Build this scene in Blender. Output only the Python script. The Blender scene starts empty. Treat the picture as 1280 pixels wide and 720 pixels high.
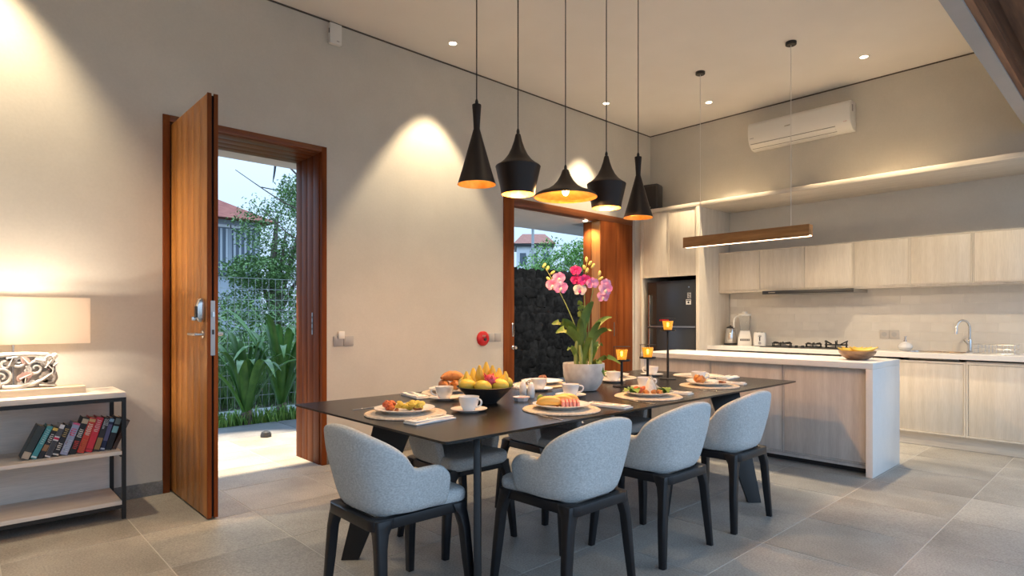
import bpy, bmesh, math, random
from mathutils import Matrix, Vector, Euler

random.seed(7)
SC = bpy.context.scene
COL = SC.collection
R = math.radians

# ------------------------------------------------------------------ camera
cam_d = bpy.data.cameras.new('camera')
cam_d.sensor_width = 36.0
cam_d.lens = 36.0 * 750.0 / 1280.0
cam_d.shift_y = 38.0 / 1280.0
cam_d.clip_start = 0.05
cam_d.clip_end = 300
cam = bpy.data.objects.new('camera', cam_d)
cam.location = (0, 0, 1.25)
cam.rotation_euler = (R(90), 0, -math.atan2(750.0, 804.0))
COL.objects.link(cam)
SC.camera = cam

# ------------------------------------------------------------------ view and world
SC.view_settings.view_transform = 'Standard'
SC.view_settings.look = 'None'
SC.view_settings.exposure = 0.38
SC.view_settings.gamma = 1.0
SC.view_settings.use_curve_mapping = False
SC.cycles.use_denoising = True
SC.cycles.max_bounces = 10
SC.cycles.sample_clamp_indirect = 6.0

W = bpy.data.worlds.new('dusk_sky')
SC.world = W
W.use_nodes = True
nt = W.node_tree
nt.nodes.clear()
wo = nt.nodes.new('ShaderNodeOutputWorld')
bg = nt.nodes.new('ShaderNodeBackground')
bg.inputs['Strength'].default_value = 1.0
tc = nt.nodes.new('ShaderNodeTexCoord')
sp = nt.nodes.new('ShaderNodeSeparateXYZ')
rp = nt.nodes.new('ShaderNodeValToRGB')
nt.links.new(tc.outputs['Generated'], sp.inputs[0])
nt.links.new(sp.outputs['Z'], rp.inputs[0])
nt.links.new(rp.outputs[0], bg.inputs['Color'])
nt.links.new(bg.outputs[0], wo.inputs[0])
e = rp.color_ramp.elements
# overcast dusk: three times as bright overhead as at the horizon
e[0].position = 0.0; e[0].color = (0.48, 0.635, 0.86, 1)
e[1].position = 1.0; e[1].color = (1.25, 1.82, 2.50, 1)

WARM = (1.0, 0.785, 0.50)
AMBER = (1.0, 0.55, 0.20)

def lamp(kind, loc, energy, color=WARM, size=0.04, spot=None, blend=0.5, target=None, parent=None):
    d = bpy.data.lights.new('lamp_light', kind)
    d.energy = energy
    d.color = color
    if kind in ('POINT', 'SPOT'):
        d.shadow_soft_size = size
    if kind == 'SPOT':
        d.spot_size = R(spot)
        d.spot_blend = blend
    o = bpy.data.objects.new('lamp_light', d)
    o.location = loc
    if target is not None:
        o.rotation_euler = (Vector(target) - Vector(loc)).to_track_quat('-Z', 'Y').to_euler()
    COL.objects.link(o)
    if parent is not None:
        o.parent = parent
    return o

# ------------------------------------------------------------------ materials
def _base(name):
    m = bpy.data.materials.new(name)
    m.use_nodes = True
    return m, m.node_tree, m.node_tree.nodes['Principled BSDF']

def plain(name, c, rough=0.5, metal=0.0, emit=None, es=0.0, trans=0.0, alpha=1.0, ior=1.45, sub=0.0, spec=0.5, coat=0.0):
    m, t, b = _base(name)
    b.inputs['Base Color'].default_value = (*c, 1)
    b.inputs['Roughness'].default_value = rough
    b.inputs['Metallic'].default_value = metal
    b.inputs['Transmission Weight'].default_value = trans
    b.inputs['IOR'].default_value = ior
    b.inputs['Alpha'].default_value = alpha
    b.inputs['Specular IOR Level'].default_value = spec
    b.inputs['Coat Weight'].default_value = coat
    if emit:
        b.inputs['Emission Color'].default_value = (*emit, 1)
        b.inputs['Emission Strength'].default_value = es
    # a whisper of grain so no surface is perfectly flat in tone
    tcn = t.nodes.new('ShaderNodeTexCoord'); n = t.nodes.new('ShaderNodeTexNoise')
    n.inputs['Scale'].default_value = 60
    mr = t.nodes.new('ShaderNodeMapRange')
    mr.inputs['To Min'].default_value = max(0.0, rough - 0.04); mr.inputs['To Max'].default_value = min(1.0, rough + 0.04)
    t.links.new(tcn.outputs['Object'], n.inputs['Vector'])
    t.links.new(n.outputs['Fac'], mr.inputs['Value'])
    t.links.new(mr.outputs[0], b.inputs['Roughness'])
    return m

def grain(name, c1, c2, scale=(1, 1, 1), nscale=5.0, detail=4.0, rough=0.5, bump=0.0, rnd=0.0, lo=0.35, hi=0.65,
          c3=None, fine=None, spec=0.5, dist=0.0, trans=0.0, bdist=0.01):
    """noise grain in object space; rnd varies the tone between pieces"""
    m, t, b = _base(name)
    L = t.links.new
    tcn = t.nodes.new('ShaderNodeTexCoord'); mp = t.nodes.new('ShaderNodeMapping')
    mp.inputs['Scale'].default_value = scale
    L(tcn.outputs['Object'], mp.inputs['Vector'])
    vec = mp.outputs[0]
    oi = None
    if rnd > 0:
        oi = t.nodes.new('ShaderNodeObjectInfo')
        ad = t.nodes.new('ShaderNodeVectorMath'); ad.operation = 'ADD'
        ml = t.nodes.new('ShaderNodeMath'); ml.operation = 'MULTIPLY'; ml.inputs[1].default_value = 37.0
        L(oi.outputs['Random'], ml.inputs[0]); L(vec, ad.inputs[0]); L(ml.outputs[0], ad.inputs[1])
        vec = ad.outputs[0]
    n = t.nodes.new('ShaderNodeTexNoise')
    n.inputs['Scale'].default_value = nscale; n.inputs['Detail'].default_value = detail
    n.inputs['Distortion'].default_value = dist
    L(vec, n.inputs['Vector'])
    r = t.nodes.new('ShaderNodeValToRGB')
    el = r.color_ramp.elements
    el[0].position = lo; el[0].color = (*c1, 1)
    el[1].position = hi; el[1].color = (*c2, 1)
    if c3:
        x = el.new((lo + hi) / 2); x.color = (*c3, 1)
    L(n.outputs['Fac'], r.inputs[0])
    col = r.outputs[0]
    if fine:
        n2 = t.nodes.new('ShaderNodeTexNoise'); n2.inputs['Scale'].default_value = fine[0]; n2.inputs['Detail'].default_value = 2
        L(vec, n2.inputs['Vector'])
        mr = t.nodes.new('ShaderNodeMapRange')
        mr.inputs['From Min'].default_value = 0.3; mr.inputs['From Max'].default_value = 0.7
        mr.inputs['To Min'].default_value = 1 - fine[1]; mr.inputs['To Max'].default_value = 1 + fine[1]
        L(n2.outputs['Fac'], mr.inputs['Value'])
        hs = t.nodes.new('ShaderNodeHueSaturation')
        L(col, hs.inputs['Color']); L(mr.outputs[0], hs.inputs['Value'])
        col = hs.outputs[0]
    if oi:
        hs = t.nodes.new('ShaderNodeHueSaturation')
        mr = t.nodes.new('ShaderNodeMapRange')
        mr.inputs['To Min'].default_value = 1 - rnd; mr.inputs['To Max'].default_value = 1 + rnd
        L(oi.outputs['Random'], mr.inputs['Value']); L(mr.outputs[0], hs.inputs['Value']); L(col, hs.inputs['Color'])
        col = hs.outputs[0]
    L(col, b.inputs['Base Color'])
    b.inputs['Roughness'].default_value = rough
    b.inputs['Specular IOR Level'].default_value = spec
    b.inputs['Transmission Weight'].default_value = trans
    if bump > 0:
        bp = t.nodes.new('ShaderNodeBump'); bp.inputs['Strength'].default_value = bump
        bp.inputs['Distance'].default_value = bdist
        L((n2 if fine else n).outputs['Fac'], bp.inputs['Height']); L(bp.outputs[0], b.inputs['Normal'])
    return m

M = {}
M['wall'] = grain('wall_paint', (0.58, 0.55, 0.495), (0.615, 0.583, 0.525), nscale=3, rough=0.62, bump=0.05, fine=(60, 0.02))
M['ceil'] = grain('ceiling_paint', (0.82, 0.77, 0.71), (0.85, 0.80, 0.74), nscale=2, rough=0.8)
M['white_wall'] = grain('white_exterior_paint', (0.66, 0.66, 0.67), (0.74, 0.74, 0.75), nscale=2, rough=0.8)
M['beam'] = grain('grey_beam_paint', (0.40, 0.375, 0.36), (0.45, 0.42, 0.40), nscale=2, rough=0.8)
M['gap'] = plain('shadow_gap', (0.10, 0.085, 0.07), 0.9)
M['stone_tile'] = grain('grey_stone_tile', (0.245, 0.233, 0.215), (0.35, 0.333, 0.308), nscale=2.4, detail=9, rough=0.50, spec=0.35, bump=0.12, rnd=0.10, fine=(110, 0.22), bdist=0.004)
M['grout'] = plain('pale_grout', (0.47, 0.455, 0.43), 0.9)
M['skirting'] = grain('grey_stone_skirting', (0.15, 0.155, 0.155), (0.23, 0.235, 0.235), nscale=8, rough=0.6, fine=(90, 0.2))
M['dark_slab'] = grain('dark_grey_paving', (0.13, 0.135, 0.15), (0.19, 0.195, 0.21), nscale=3, rough=0.6, fine=(60, 0.1), rnd=0.06)
M['teak'] = grain('teak_vertical', (0.38, 0.145, 0.030), (0.55, 0.235, 0.055), scale=(6, 6, 0.35), nscale=2.6, detail=5, rough=0.36, bump=0.03, rnd=0.10, fine=(14, 0.06))
M['teak_dark'] = grain('teak_frame', (0.15, 0.036, 0.009), (0.25, 0.070, 0.017), scale=(6, 6, 0.4), nscale=2.6, detail=5, rough=0.5, spec=0.12, bump=0.03, rnd=0.08, fine=(14, 0.06))
M['teak_head'] = grain('teak_head', (0.13, 0.034, 0.009), (0.22, 0.064, 0.017), scale=(0.4, 6, 6), nscale=3.0, detail=6, rough=0.36, bump=0.05, rnd=0.10, fine=(14, 0.10))
M['roof_wood'] = grain('dark_roof_timber', (0.13, 0.052, 0.024), (0.29, 0.125, 0.056), scale=(0.5, 7, 7), nscale=3, detail=5, rough=0.5, rnd=0.2)
M['groove'] = plain('dark_groove', (0.02, 0.008, 0.006), 0.8)
M['oak'] = grain('whitewashed_oak', (0.67, 0.59, 0.485), (0.735, 0.66, 0.56), scale=(9, 9, 0.55), nscale=2.4, detail=7, rough=0.5, bump=0.04, rnd=0.05, fine=(22, 0.06))
M['oak_h'] = grain('whitewashed_oak_lengthwise', (0.64, 0.56, 0.46), (0.72, 0.645, 0.545), scale=(9, 0.55, 9), nscale=2.4, detail=7, rough=0.5, bump=0.04, rnd=0.05, fine=(22, 0.06))
M['oak_grey'] = grain('limed_grey_oak', (0.53, 0.485, 0.455), (0.62, 0.575, 0.54), scale=(9, 9, 0.5), nscale=2.2, detail=7, rough=0.5, bump=0.05, rnd=0.05, fine=(22, 0.07))
M['oak_x'] = grain('pale_ash_shelf', (0.66, 0.60, 0.54), (0.76, 0.70, 0.64), scale=(0.6, 9, 9), nscale=2.4, detail=6, rough=0.5, fine=(22, 0.06))
M['quartz'] = grain('white_quartz', (0.78, 0.75, 0.72), (0.80, 0.77, 0.74), nscale=20, rough=0.25, fine=(160, 0.02))
M['tile'] = grain('beige_wall_tile', (0.65, 0.605, 0.54), (0.69, 0.645, 0.58), nscale=6, rough=0.4, rnd=0.02, bump=0.04)
M['tile_grout'] = plain('pale_tile_grout', (0.77, 0.73, 0.67), 0.8)
M['black'] = plain('black_stained_ash', (0.012, 0.012, 0.014), 0.36)
M['black_metal'] = plain('black_powder_coat', (0.014, 0.013, 0.013), 0.45)
M['table'] = grain('black_stone_top', (0.007, 0.0062, 0.0058), (0.015, 0.013, 0.012), nscale=3, detail=8, rough=0.27, fine=(40, 0.2), spec=0.45)
M['shade'] = plain('black_pendant_shade', (0.024, 0.015, 0.011), 0.45, spec=0.35)
M['brass'] = grain('hammered_brass', (0.80, 0.38, 0.07), (0.95, 0.50, 0.12), nscale=30, rough=0.3)
M['brass'].node_tree.nodes['Principled BSDF'].inputs['Metallic'].default_value = 0.85
M['fabric'] = grain('heather_grey_fabric', (0.43, 0.45, 0.455), (0.63, 0.65, 0.65), scale=(1, 1, 1.6), nscale=110, detail=3, rough=0.95, bump=0.25, lo=0.3, hi=0.7, spec=0.1, bdist=0.003)
M['chrome'] = plain('brushed_steel', (0.72, 0.70, 0.67), 0.22, 1.0)
M['steel_dark'] = plain('dull_steel', (0.42, 0.41, 0.40), 0.4, 1.0)
M['white_plastic'] = plain('white_plastic', (0.78, 0.76, 0.72), 0.35)
M['grey_plastic'] = plain('grey_switch_plastic', (0.40, 0.385, 0.38), 0.4)
M['beige_plastic'] = plain('beige_socket_plastic', (0.50, 0.46, 0.42), 0.4)
M['dark_plastic'] = plain('dark_plastic', (0.03, 0.03, 0.032), 0.4)
M['red_plastic'] = plain('red_plastic', (0.52, 0.015, 0.02), 0.35)
M['porcelain'] = plain('white_porcelain', (0.82, 0.80, 0.78), 0.18)
M['mat'] = grain('woven_cream_straw', (0.52, 0.44, 0.355), (0.70, 0.615, 0.51), nscale=60, detail=2, rough=0.9, bump=0.3)
M['linen'] = grain('white_linen', (0.76, 0.73, 0.70), (0.84, 0.81, 0.78), nscale=40, rough=0.9)
M['fridge'] = plain('black_steel_fridge', (0.055, 0.060, 0.070), 0.30, 0.4)
M['fridge_edge'] = plain('brown_steel_trim', (0.10, 0.085, 0.07), 0.3, 0.8)
M['lamp_wood'] = grain('blond_wood', (0.62, 0.50, 0.36), (0.72, 0.60, 0.45), scale=(0.6, 8, 8), nscale=3, rough=0.5)
M['carve_light'] = grain('white_distressed_carving', (0.66, 0.63, 0.58), (0.80, 0.77, 0.72), nscale=25, rough=0.7)
M['carve_dark'] = grain('grey_stained_carving', (0.18, 0.155, 0.13), (0.36, 0.32, 0.28), nscale=30, rough=0.7)
M['carve_pink'] = grain('rust_washed_carving', (0.42, 0.24, 0.20), (0.55, 0.38, 0.33), nscale=25, rough=0.7)
M['bamboo'] = grain('warm_brown_wood', (0.27, 0.125, 0.040), (0.42, 0.21, 0.075), scale=(8, 0.6, 8), nscale=3, rough=0.45, fine=(20, 0.1))
M['bowl_wood'] = grain('acacia_bowl_wood', (0.20, 0.10, 0.05), (0.40, 0.23, 0.12), scale=(3, 3, 9), nscale=4, rough=0.4)
M['pot'] = grain('pale_speckled_concrete', (0.56, 0.53, 0.50), (0.72, 0.69, 0.65), nscale=18, rough=0.6, bump=0.1)
M['pebble'] = grain('river_pebble', (0.40, 0.33, 0.28), (0.60, 0.54, 0.48), nscale=10, rough=0.6, rnd=0.2)
M['orchid_leaf'] = grain('orchid_leaf_green', (0.06, 0.125, 0.018), (0.16, 0.25, 0.04), nscale=6, rough=0.4, rnd=0.15)
M['orchid_stem'] = grain('orchid_stem_green', (0.22, 0.28, 0.07), (0.36, 0.40, 0.13), nscale=12, rough=0.5)
M['bud'] = plain('yellow_green_bud', (0.55, 0.52, 0.16), 0.5)
M['petal_pink'] = grain('pink_orchid_petal', (0.80, 0.22, 0.46), (0.88, 0.48, 0.66), nscale=14, rough=0.5)
M['petal_magenta'] = grain('magenta_orchid_petal', (0.55, 0.015, 0.16), (0.72, 0.05, 0.30), nscale=14, rough=0.5)
M['petal_pale'] = grain('pale_orchid_petal', (0.80, 0.62, 0.58), (0.88, 0.78, 0.66), nscale=14, rough=0.5)
M['banana'] = grain('ripe_banana_yellow', (0.70, 0.42, 0.04), (0.84, 0.58, 0.08), nscale=9, rough=0.45, rnd=0.08)
M['mango'] = grain('mango_yellow_green', (0.50, 0.42, 0.05), (0.80, 0.52, 0.06), nscale=5, rough=0.4, rnd=0.08)
M['dragon'] = grain('dragon_fruit_red', (0.55, 0.02, 0.05), (0.75, 0.10, 0.14), nscale=12, rough=0.45)
M['amber'] = plain('amber_glass', (1.0, 0.62, 0.14), 0.10, trans=0.9, emit=(1.0, 0.48, 0.07), es=0.16)  # weak emission stands in for candlelight glowing through the glass
M['flame'] = plain('candle_flame', (1, 0.8, 0.4), 0.5, emit=(1.0, 0.62, 0.22), es=18)
M['wax'] = plain('candle_wax', (0.80, 0.66, 0.42), 0.6)
M['glass'] = plain('clear_glass', (0.92, 0.94, 0.94), 0.04, trans=0.9)
M['downlight'] = plain('downlight_lens', (1, 0.9, 0.75), 0.4, emit=(1.0, 0.80, 0.55), es=14)
M['bulb'] = plain('glowing_bulb', (1, 0.85, 0.6), 0.4, emit=(1.0, 0.66, 0.30), es=22)
M['led'] = plain('led_diffuser', (1, 0.9, 0.75), 0.4, emit=(1.0, 0.80, 0.56), es=4.0)
M['grass'] = grain('grass_green', (0.045, 0.10, 0.02), (0.12, 0.22, 0.05), nscale=8, rough=0.7)
M['strap'] = grain('dark_green_strap_leaf', (0.042, 0.125, 0.028), (0.11, 0.25, 0.055), scale=(1, 1, 0.4), nscale=8, rough=0.35, rnd=0.25)
M['leaf'] = grain('tree_leaf_green', (0.085, 0.18, 0.06), (0.20, 0.34, 0.11), nscale=3, rough=0.6)
M['leaf2'] = grain('bright_leaf_green', (0.10, 0.25, 0.05), (0.26, 0.46, 0.11), nscale=3, rough=0.6)
M['bark'] = grain('grey_bark', (0.09, 0.075, 0.06), (0.20, 0.17, 0.14), scale=(6, 6, 1), nscale=4, rough=0.9)
M['soil'] = grain('dark_garden_soil', (0.035, 0.040, 0.022), (0.10, 0.11, 0.06), nscale=5, rough=0.95, bump=0.3)
M['gravel'] = grain('grey_gravel', (0.15, 0.16, 0.17), (0.40, 0.42, 0.44), nscale=30, rough=0.9, bump=0.4)
M['galv'] = plain('galvanised_wire', (0.42, 0.44, 0.46), 0.5, 0.4)
M['lava'] = grain('black_lava_stone', (0.020, 0.014, 0.010), (0.050, 0.036, 0.026), nscale=9, detail=6, rough=0.9, bump=0.5, rnd=0.30, spec=0.04)
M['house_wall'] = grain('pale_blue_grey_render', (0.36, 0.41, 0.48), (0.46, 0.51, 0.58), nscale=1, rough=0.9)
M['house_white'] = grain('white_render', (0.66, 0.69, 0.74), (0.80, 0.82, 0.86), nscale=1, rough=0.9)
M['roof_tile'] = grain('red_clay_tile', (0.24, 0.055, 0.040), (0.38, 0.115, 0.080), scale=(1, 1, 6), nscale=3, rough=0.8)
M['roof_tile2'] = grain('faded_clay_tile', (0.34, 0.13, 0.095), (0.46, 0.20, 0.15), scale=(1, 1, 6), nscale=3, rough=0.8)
M['win'] = plain('dark_window_glass', (0.10, 0.13, 0.17), 0.15)
M['louver'] = plain('pale_louver', (0.45, 0.49, 0.55), 0.6)
M['egg'] = grain('scrambled_egg', (0.72, 0.46, 0.05), (0.90, 0.70, 0.14), nscale=25, rough=0.6, bump=0.3)
M['tomato'] = grain('roast_tomato', (0.50, 0.06, 0.02), (0.70, 0.20, 0.05), nscale=20, rough=0.4)
M['bacon'] = grain('browned_meat', (0.13, 0.04, 0.02), (0.36, 0.14, 0.06), nscale=25, rough=0.5, bump=0.2)
M['fritter'] = grain('golden_brown_crust', (0.34, 0.11, 0.025), (0.62, 0.27, 0.07), nscale=22, rough=0.5, bump=0.3)
M['melon'] = grain('watermelon_flesh', (0.72, 0.16, 0.13), (0.86, 0.36, 0.28), nscale=16, rough=0.4)
M['papaya'] = grain('papaya_flesh', (0.80, 0.40, 0.07), (0.90, 0.55, 0.14), nscale=12, rough=0.45)
M['lime'] = grain('lime_skin', (0.13, 0.24, 0.03), (0.28, 0.38, 0.07), nscale=20, rough=0.45)
M['salad'] = grain('lettuce_green', (0.10, 0.22, 0.03), (0.30, 0.42, 0.08), nscale=10, rough=0.5)
M['rice'] = grain('white_rice', (0.74, 0.70, 0.62), (0.86, 0.83, 0.76), nscale=90, rough=0.8, bump=0.4)
M['cracker'] = grain('pale_cracker', (0.62, 0.46, 0.30), (0.78, 0.62, 0.45), nscale=12, rough=0.7)
M['tan_liq'] = plain('red_jam', (0.30, 0.03, 0.02), 0.3)

# ------------------------------------------------------------------ mesh builder
class MB:
    def __init__(self):
        self.v = []; self.f = []
    def add(self, vs, fs):
        o = len(self.v)
        self.v += [tuple(p) for p in vs]
        self.f += [tuple(i + o for i in q) for q in fs]
        return self
    def box(self, x0, x1, y0, y1, z0, z1):
        vs = [(x0, y0, z0), (x1, y0, z0), (x1, y1, z0), (x0, y1, z0), (x0, y0, z1), (x1, y0, z1), (x1, y1, z1), (x0, y1, z1)]
        return self.add(vs, [(0, 3, 2, 1), (4, 5, 6, 7), (0, 1, 5, 4), (1, 2, 6, 5), (2, 3, 7, 6), (3, 0, 4, 7)])
    def cbox(self, c, s, rot=(0, 0, 0)):
        q = Euler(rot).to_matrix(); c = Vector(c)
        vs = []
        for z in (-.5, .5):
            for x, y in ((-.5, -.5), (.5, -.5), (.5, .5), (-.5, .5)):
                vs.append(c + q @ Vector((x * s[0], y * s[1], z * s[2])))
        return self.add(vs, [(0, 3, 2, 1), (4, 5, 6, 7), (0, 1, 5, 4), (1, 2, 6, 5), (2, 3, 7, 6), (3, 0, 4, 7)])
    def loft(self, rings, cap0=True, cap1=True, closed=True):
        n = len(rings[0]); vs = [p for r in rings for p in r]; fs = []
        for i in range(len(rings) - 1):
            for j in range(n if closed else n - 1):
                k = (j + 1) % n
                fs.append((i * n + j, i * n + k, (i + 1) * n + k, (i + 1) * n + j))
        if cap0: fs.append(tuple(range(n - 1, -1, -1)))
        if cap1: fs.append(tuple((len(rings) - 1) * n + j for j in range(n)))
        return self.add(vs, fs)
    def lathe(self, prof, c=(0, 0, 0), seg=24, cap0=True, cap1=True, sq=None):
        rings = []
        for r, z in prof:
            ring = []
            for j in range(seg):
                a = 2 * math.pi * j / seg
                ring.append((c[0] + r * math.cos(a), c[1] + r * math.sin(a), c[2] + z))
            rings.append(ring)
        return self.loft(rings, cap0, cap1)
    def tube(self, pts, r, seg=8, caps=True):
        pts = [Vector(p) for p in pts]; n = len(pts)
        rr = r if isinstance(r, (list, tuple)) else [r] * n
        rings = []; up = None
        for i, p in enumerate(pts):
            t = (pts[min(i + 1, n - 1)] - pts[max(i - 1, 0)])
            t = t.normalized() if t.length > 1e-9 else Vector((0, 0, 1))
            if up is None:
                up = Vector((0, 0, 1)) if abs(t.z) < 0.9 else Vector((1, 0, 0))
            a = t.cross(up)
            if a.length < 1e-6: a = t.cross(Vector((0.3, 1, 0.2)))
            a.normalize(); b = a.cross(t).normalized(); up = b
            rings.append([p + (a * math.cos(2 * math.pi * k / seg) + b * math.sin(2 * math.pi * k / seg)) * rr[i] for k in range(seg)])
        return self.loft(rings, caps, caps)
    def ball(self, c, r, seg=14, rings=9, jit=0.0, rot=(0, 0, 0), pw=1.0):
        if not isinstance(r, (list, tuple)): r = (r, r, r)
        q = Euler(rot).to_matrix(); c = Vector(c)
        rs = []
        for i in range(rings + 1):
            th = math.pi * i / rings
            th = min(max(th, 0.06), math.pi - 0.06)
            ring = []
            for j in range(seg):
                ph = 2 * math.pi * j / seg
                k = 1 + (random.uniform(-jit, jit) if jit else 0)
                f = lambda x: math.copysign(abs(x) ** pw, x)
                ring.append(c + q @ Vector((r[0] * f(math.sin(th)) * f(math.cos(ph)) * k, r[1] * f(math.sin(th)) * f(math.sin(ph)) * k, -r[2] * f(math.cos(th)) * k)))
            rs.append(ring)
        return self.loft(rs)
    def prism(self, poly, z0, z1, mat=None):
        n = len(poly)
        vs = [Vector((x, y, z0)) for x, y in poly] + [Vector((x, y, z1)) for x, y in poly]
        if mat is not None: vs = [mat @ p for p in vs]
        fs = [tuple(range(n - 1, -1, -1)), tuple(range(n, 2 * n))]
        fs += [(i, (i + 1) % n, n + (i + 1) % n, n + i) for i in range(n)]
        return self.add(vs, fs)
    def mesh(self, name, mat, bevel=0.0, bseg=2, angle=38):
        me = bpy.data.meshes.new(name)
        me.from_pydata(self.v, [], self.f)
        me.update()
        bm = bmesh.new(); bm.from_mesh(me)
        if bevel > 0:
            es = [x for x in bm.edges if len(x.link_faces) == 2 and x.calc_face_angle(0) > R(30)]
            bmesh.ops.bevel(bm, geom=es, offset=bevel, segments=bseg, profile=0.5, affect='EDGES', clamp_overlap=True)
        bmesh.ops.recalc_face_normals(bm, faces=bm.faces)
        bm.to_mesh(me); bm.free()
        me.polygons.foreach_set('use_smooth', [True] * len(me.polygons))
        me.set_sharp_from_angle(angle=R(angle))
        me.materials.append(M[mat] if isinstance(mat, str) else mat)
        return me
    def build(self, name, mat, parent=None, loc=None, rot=None, bevel=0.0, bseg=2, sub=0, angle=38):
        o = bpy.data.objects.new(name, self.mesh(name, mat, bevel, bseg, angle))
        COL.objects.link(o)
        if parent is not None: o.parent = parent
        if loc is not None: o.location = loc
        if rot is not None: o.rotation_euler = rot
        if sub:
            s = o.modifiers.new('smooth', 'SUBSURF'); s.levels = sub; s.render_levels = sub
        return o

def box(*a): return MB().box(*a)
def tag(o, label, cat, group=None):
    o['label'] = label; o['category'] = cat
    if group: o['group'] = group
    return o
def thing(name, label, cat, loc=(0, 0, 0), rz=0.0, group=None):
    o = bpy.data.objects.new(name, None)
    o.empty_display_size = 0.1
    COL.objects.link(o)
    o.location = loc; o.rotation_euler = (0, 0, rz)
    return tag(o, label, cat, group)
def struct(o):
    o['kind'] = 'structure'; return o
def stuff(o):
    o['kind'] = 'stuff'; return o
def clone(o, loc=None, rz=None, label=None, parent=None):
    c = o.copy(); COL.objects.link(c)
    if parent is not None: c.parent = parent
    if loc is not None: c.location = loc
    if rz is not None: c.rotation_euler = (0, 0, rz)
    if label: c['label'] = label
    for ch in [x for x in o.children]:
        clone(ch, parent=c)
    return c
def inst(me, name, parent, loc, rot=(0, 0, 0), scale=None):
    o = bpy.data.objects.new(name, me); COL.objects.link(o)
    if parent is not None: o.parent = parent
    o.location = loc; o.rotation_euler = rot
    if scale: o.scale = scale
    return o
def rrect(hx, hy, r, seg=5, cx=0, cy=0):
    pts = []
    for sx, sy, a0 in ((1, 1, 0), (-1, 1, 90), (-1, -1, 180), (1, -1, 270)):
        for k in range(seg + 1):
            a = R(a0 + 90 * k / seg)
            pts.append((cx + sx * (hx - r) + r * math.cos(a), cy + sy * (hy - r) + r * math.sin(a)))
    return pts
def bez(p0, p1, p2, p3, n=12):
    p0, p1, p2, p3 = map(Vector, (p0, p1, p2, p3)); out = []
    for i in range(n + 1):
        t = i / n; u = 1 - t
        out.append(p0 * u ** 3 + p1 * 3 * u * u * t + p2 * 3 * u * t * t + p3 * t ** 3)
    return out
# ------------------------------------------------------------------ room shell
YA, YO = 4.838, 5.32          # inner and outer face of the long wall with the doors
XB, XU = 7.54, 7.17           # kitchen wall and the bulkhead wall above its shelf
ZC = 3.805
XL = -1.7
D1 = (1.098, 2.340, 2.711)    # front door frame: x0, x1, top
D2 = (4.382, 6.738, 2.582)    # wide side door frame

flo = struct(box(XL, XB, -.7, 6.495, -0.10, -0.0015).build('floor', 'grout'))
TS = 0.6255
tile_me = box(-TS / 2 + .003, TS / 2 - .003, -TS / 2 + .003, TS / 2 - .003, -0.012, 0.0).mesh('tile', 'stone_tile', bevel=0.0008, bseg=1)
for i in range(-4, 11):
    for j in range(-2, 9):
        x = 0.80 + (i + .5) * TS; y = 0.865 + (j + .5) * TS
        if x > XB: continue
        inst(tile_me, 'tile', flo, (x, y, 0), (0, 0, random.choice((0, 1, 2, 3)) * math.pi / 2))

w = MB()
w.box(XL, D1[0], YA, YO, 0, 4.0)
w.box(D1[1], D2[0], YA, YO, 0, 4.0)
w.box(D2[1], 8.0, YA, YO, 0, 4.0)
w.box(D1[0], D1[1], YA, YO, D1[2], 4.0)
w.box(D2[0], D2[1], YA, YO, D2[2], 4.0)
struct(w.build('wall_back', 'wall'))
struct(box(XB, XB + .25, -.4, YA, 0, 4.0).build('wall_right', 'wall'))
struct(box(XU, XB, -.4, YA, 2.69, ZC).build('wall_right_upper', 'wall'))
struct(box(XL - .25, XL, -.4, YO, 0, 4.0).build('wall_left', 'wall'))
struct(box(XL, XB, .703, YO, ZC, ZC + .2).build('ceiling', 'ceil'))
struct(box(XL, XU - .004, YA - .004, YA, ZC - .014, ZC).build('painted_shadow_gap_1', 'gap'))  # dark strip painted as the shade of the gap under the ceiling
struct(box(XU - .004, XU, .8, YA - .004, ZC - .014, ZC).build('painted_shadow_gap_2', 'gap'))  # same painted shade line along the bulkhead wall
struct(box(XL, D1[0], YA - .012, YA, 0, 0.095).build('baseboard_back', 'skirting', bevel=.002))
struct(box(D1[1], D2[0], YA - .012, YA, 0, 0.095).build('baseboard_back_middle', 'skirting', bevel=.002))
# painted beam and the timber lean-to roof over the open terrace side
struct(box(XL, XU, 0.703, 0.790, 2.95, ZC).build('trim_3', 'beam'))
roof = struct(box(XL, XU, 0.668, 0.703, 2.962, 3.06).build('ceiling_timber_roof', 'roof_wood'))
box(XL, XU, 0.655, 0.703, 3.06, 3.5).build('backing_board', 'roof_wood', roof)
for k in range(5):
    y1 = 0.66 - k * 0.22
    z = 3.20 - k * 0.012
    box(XL, XU, y1 - .222, y1, z, z + .05).build('board', 'roof_wood', roof)
for k, y in enumerate((0.42, 0.02, -.38)):
    box(XL, XU, y - .06, y, 3.10 - .02 * k, 3.19 - .02 * k).build('purlin', 'roof_wood', roof)

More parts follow.
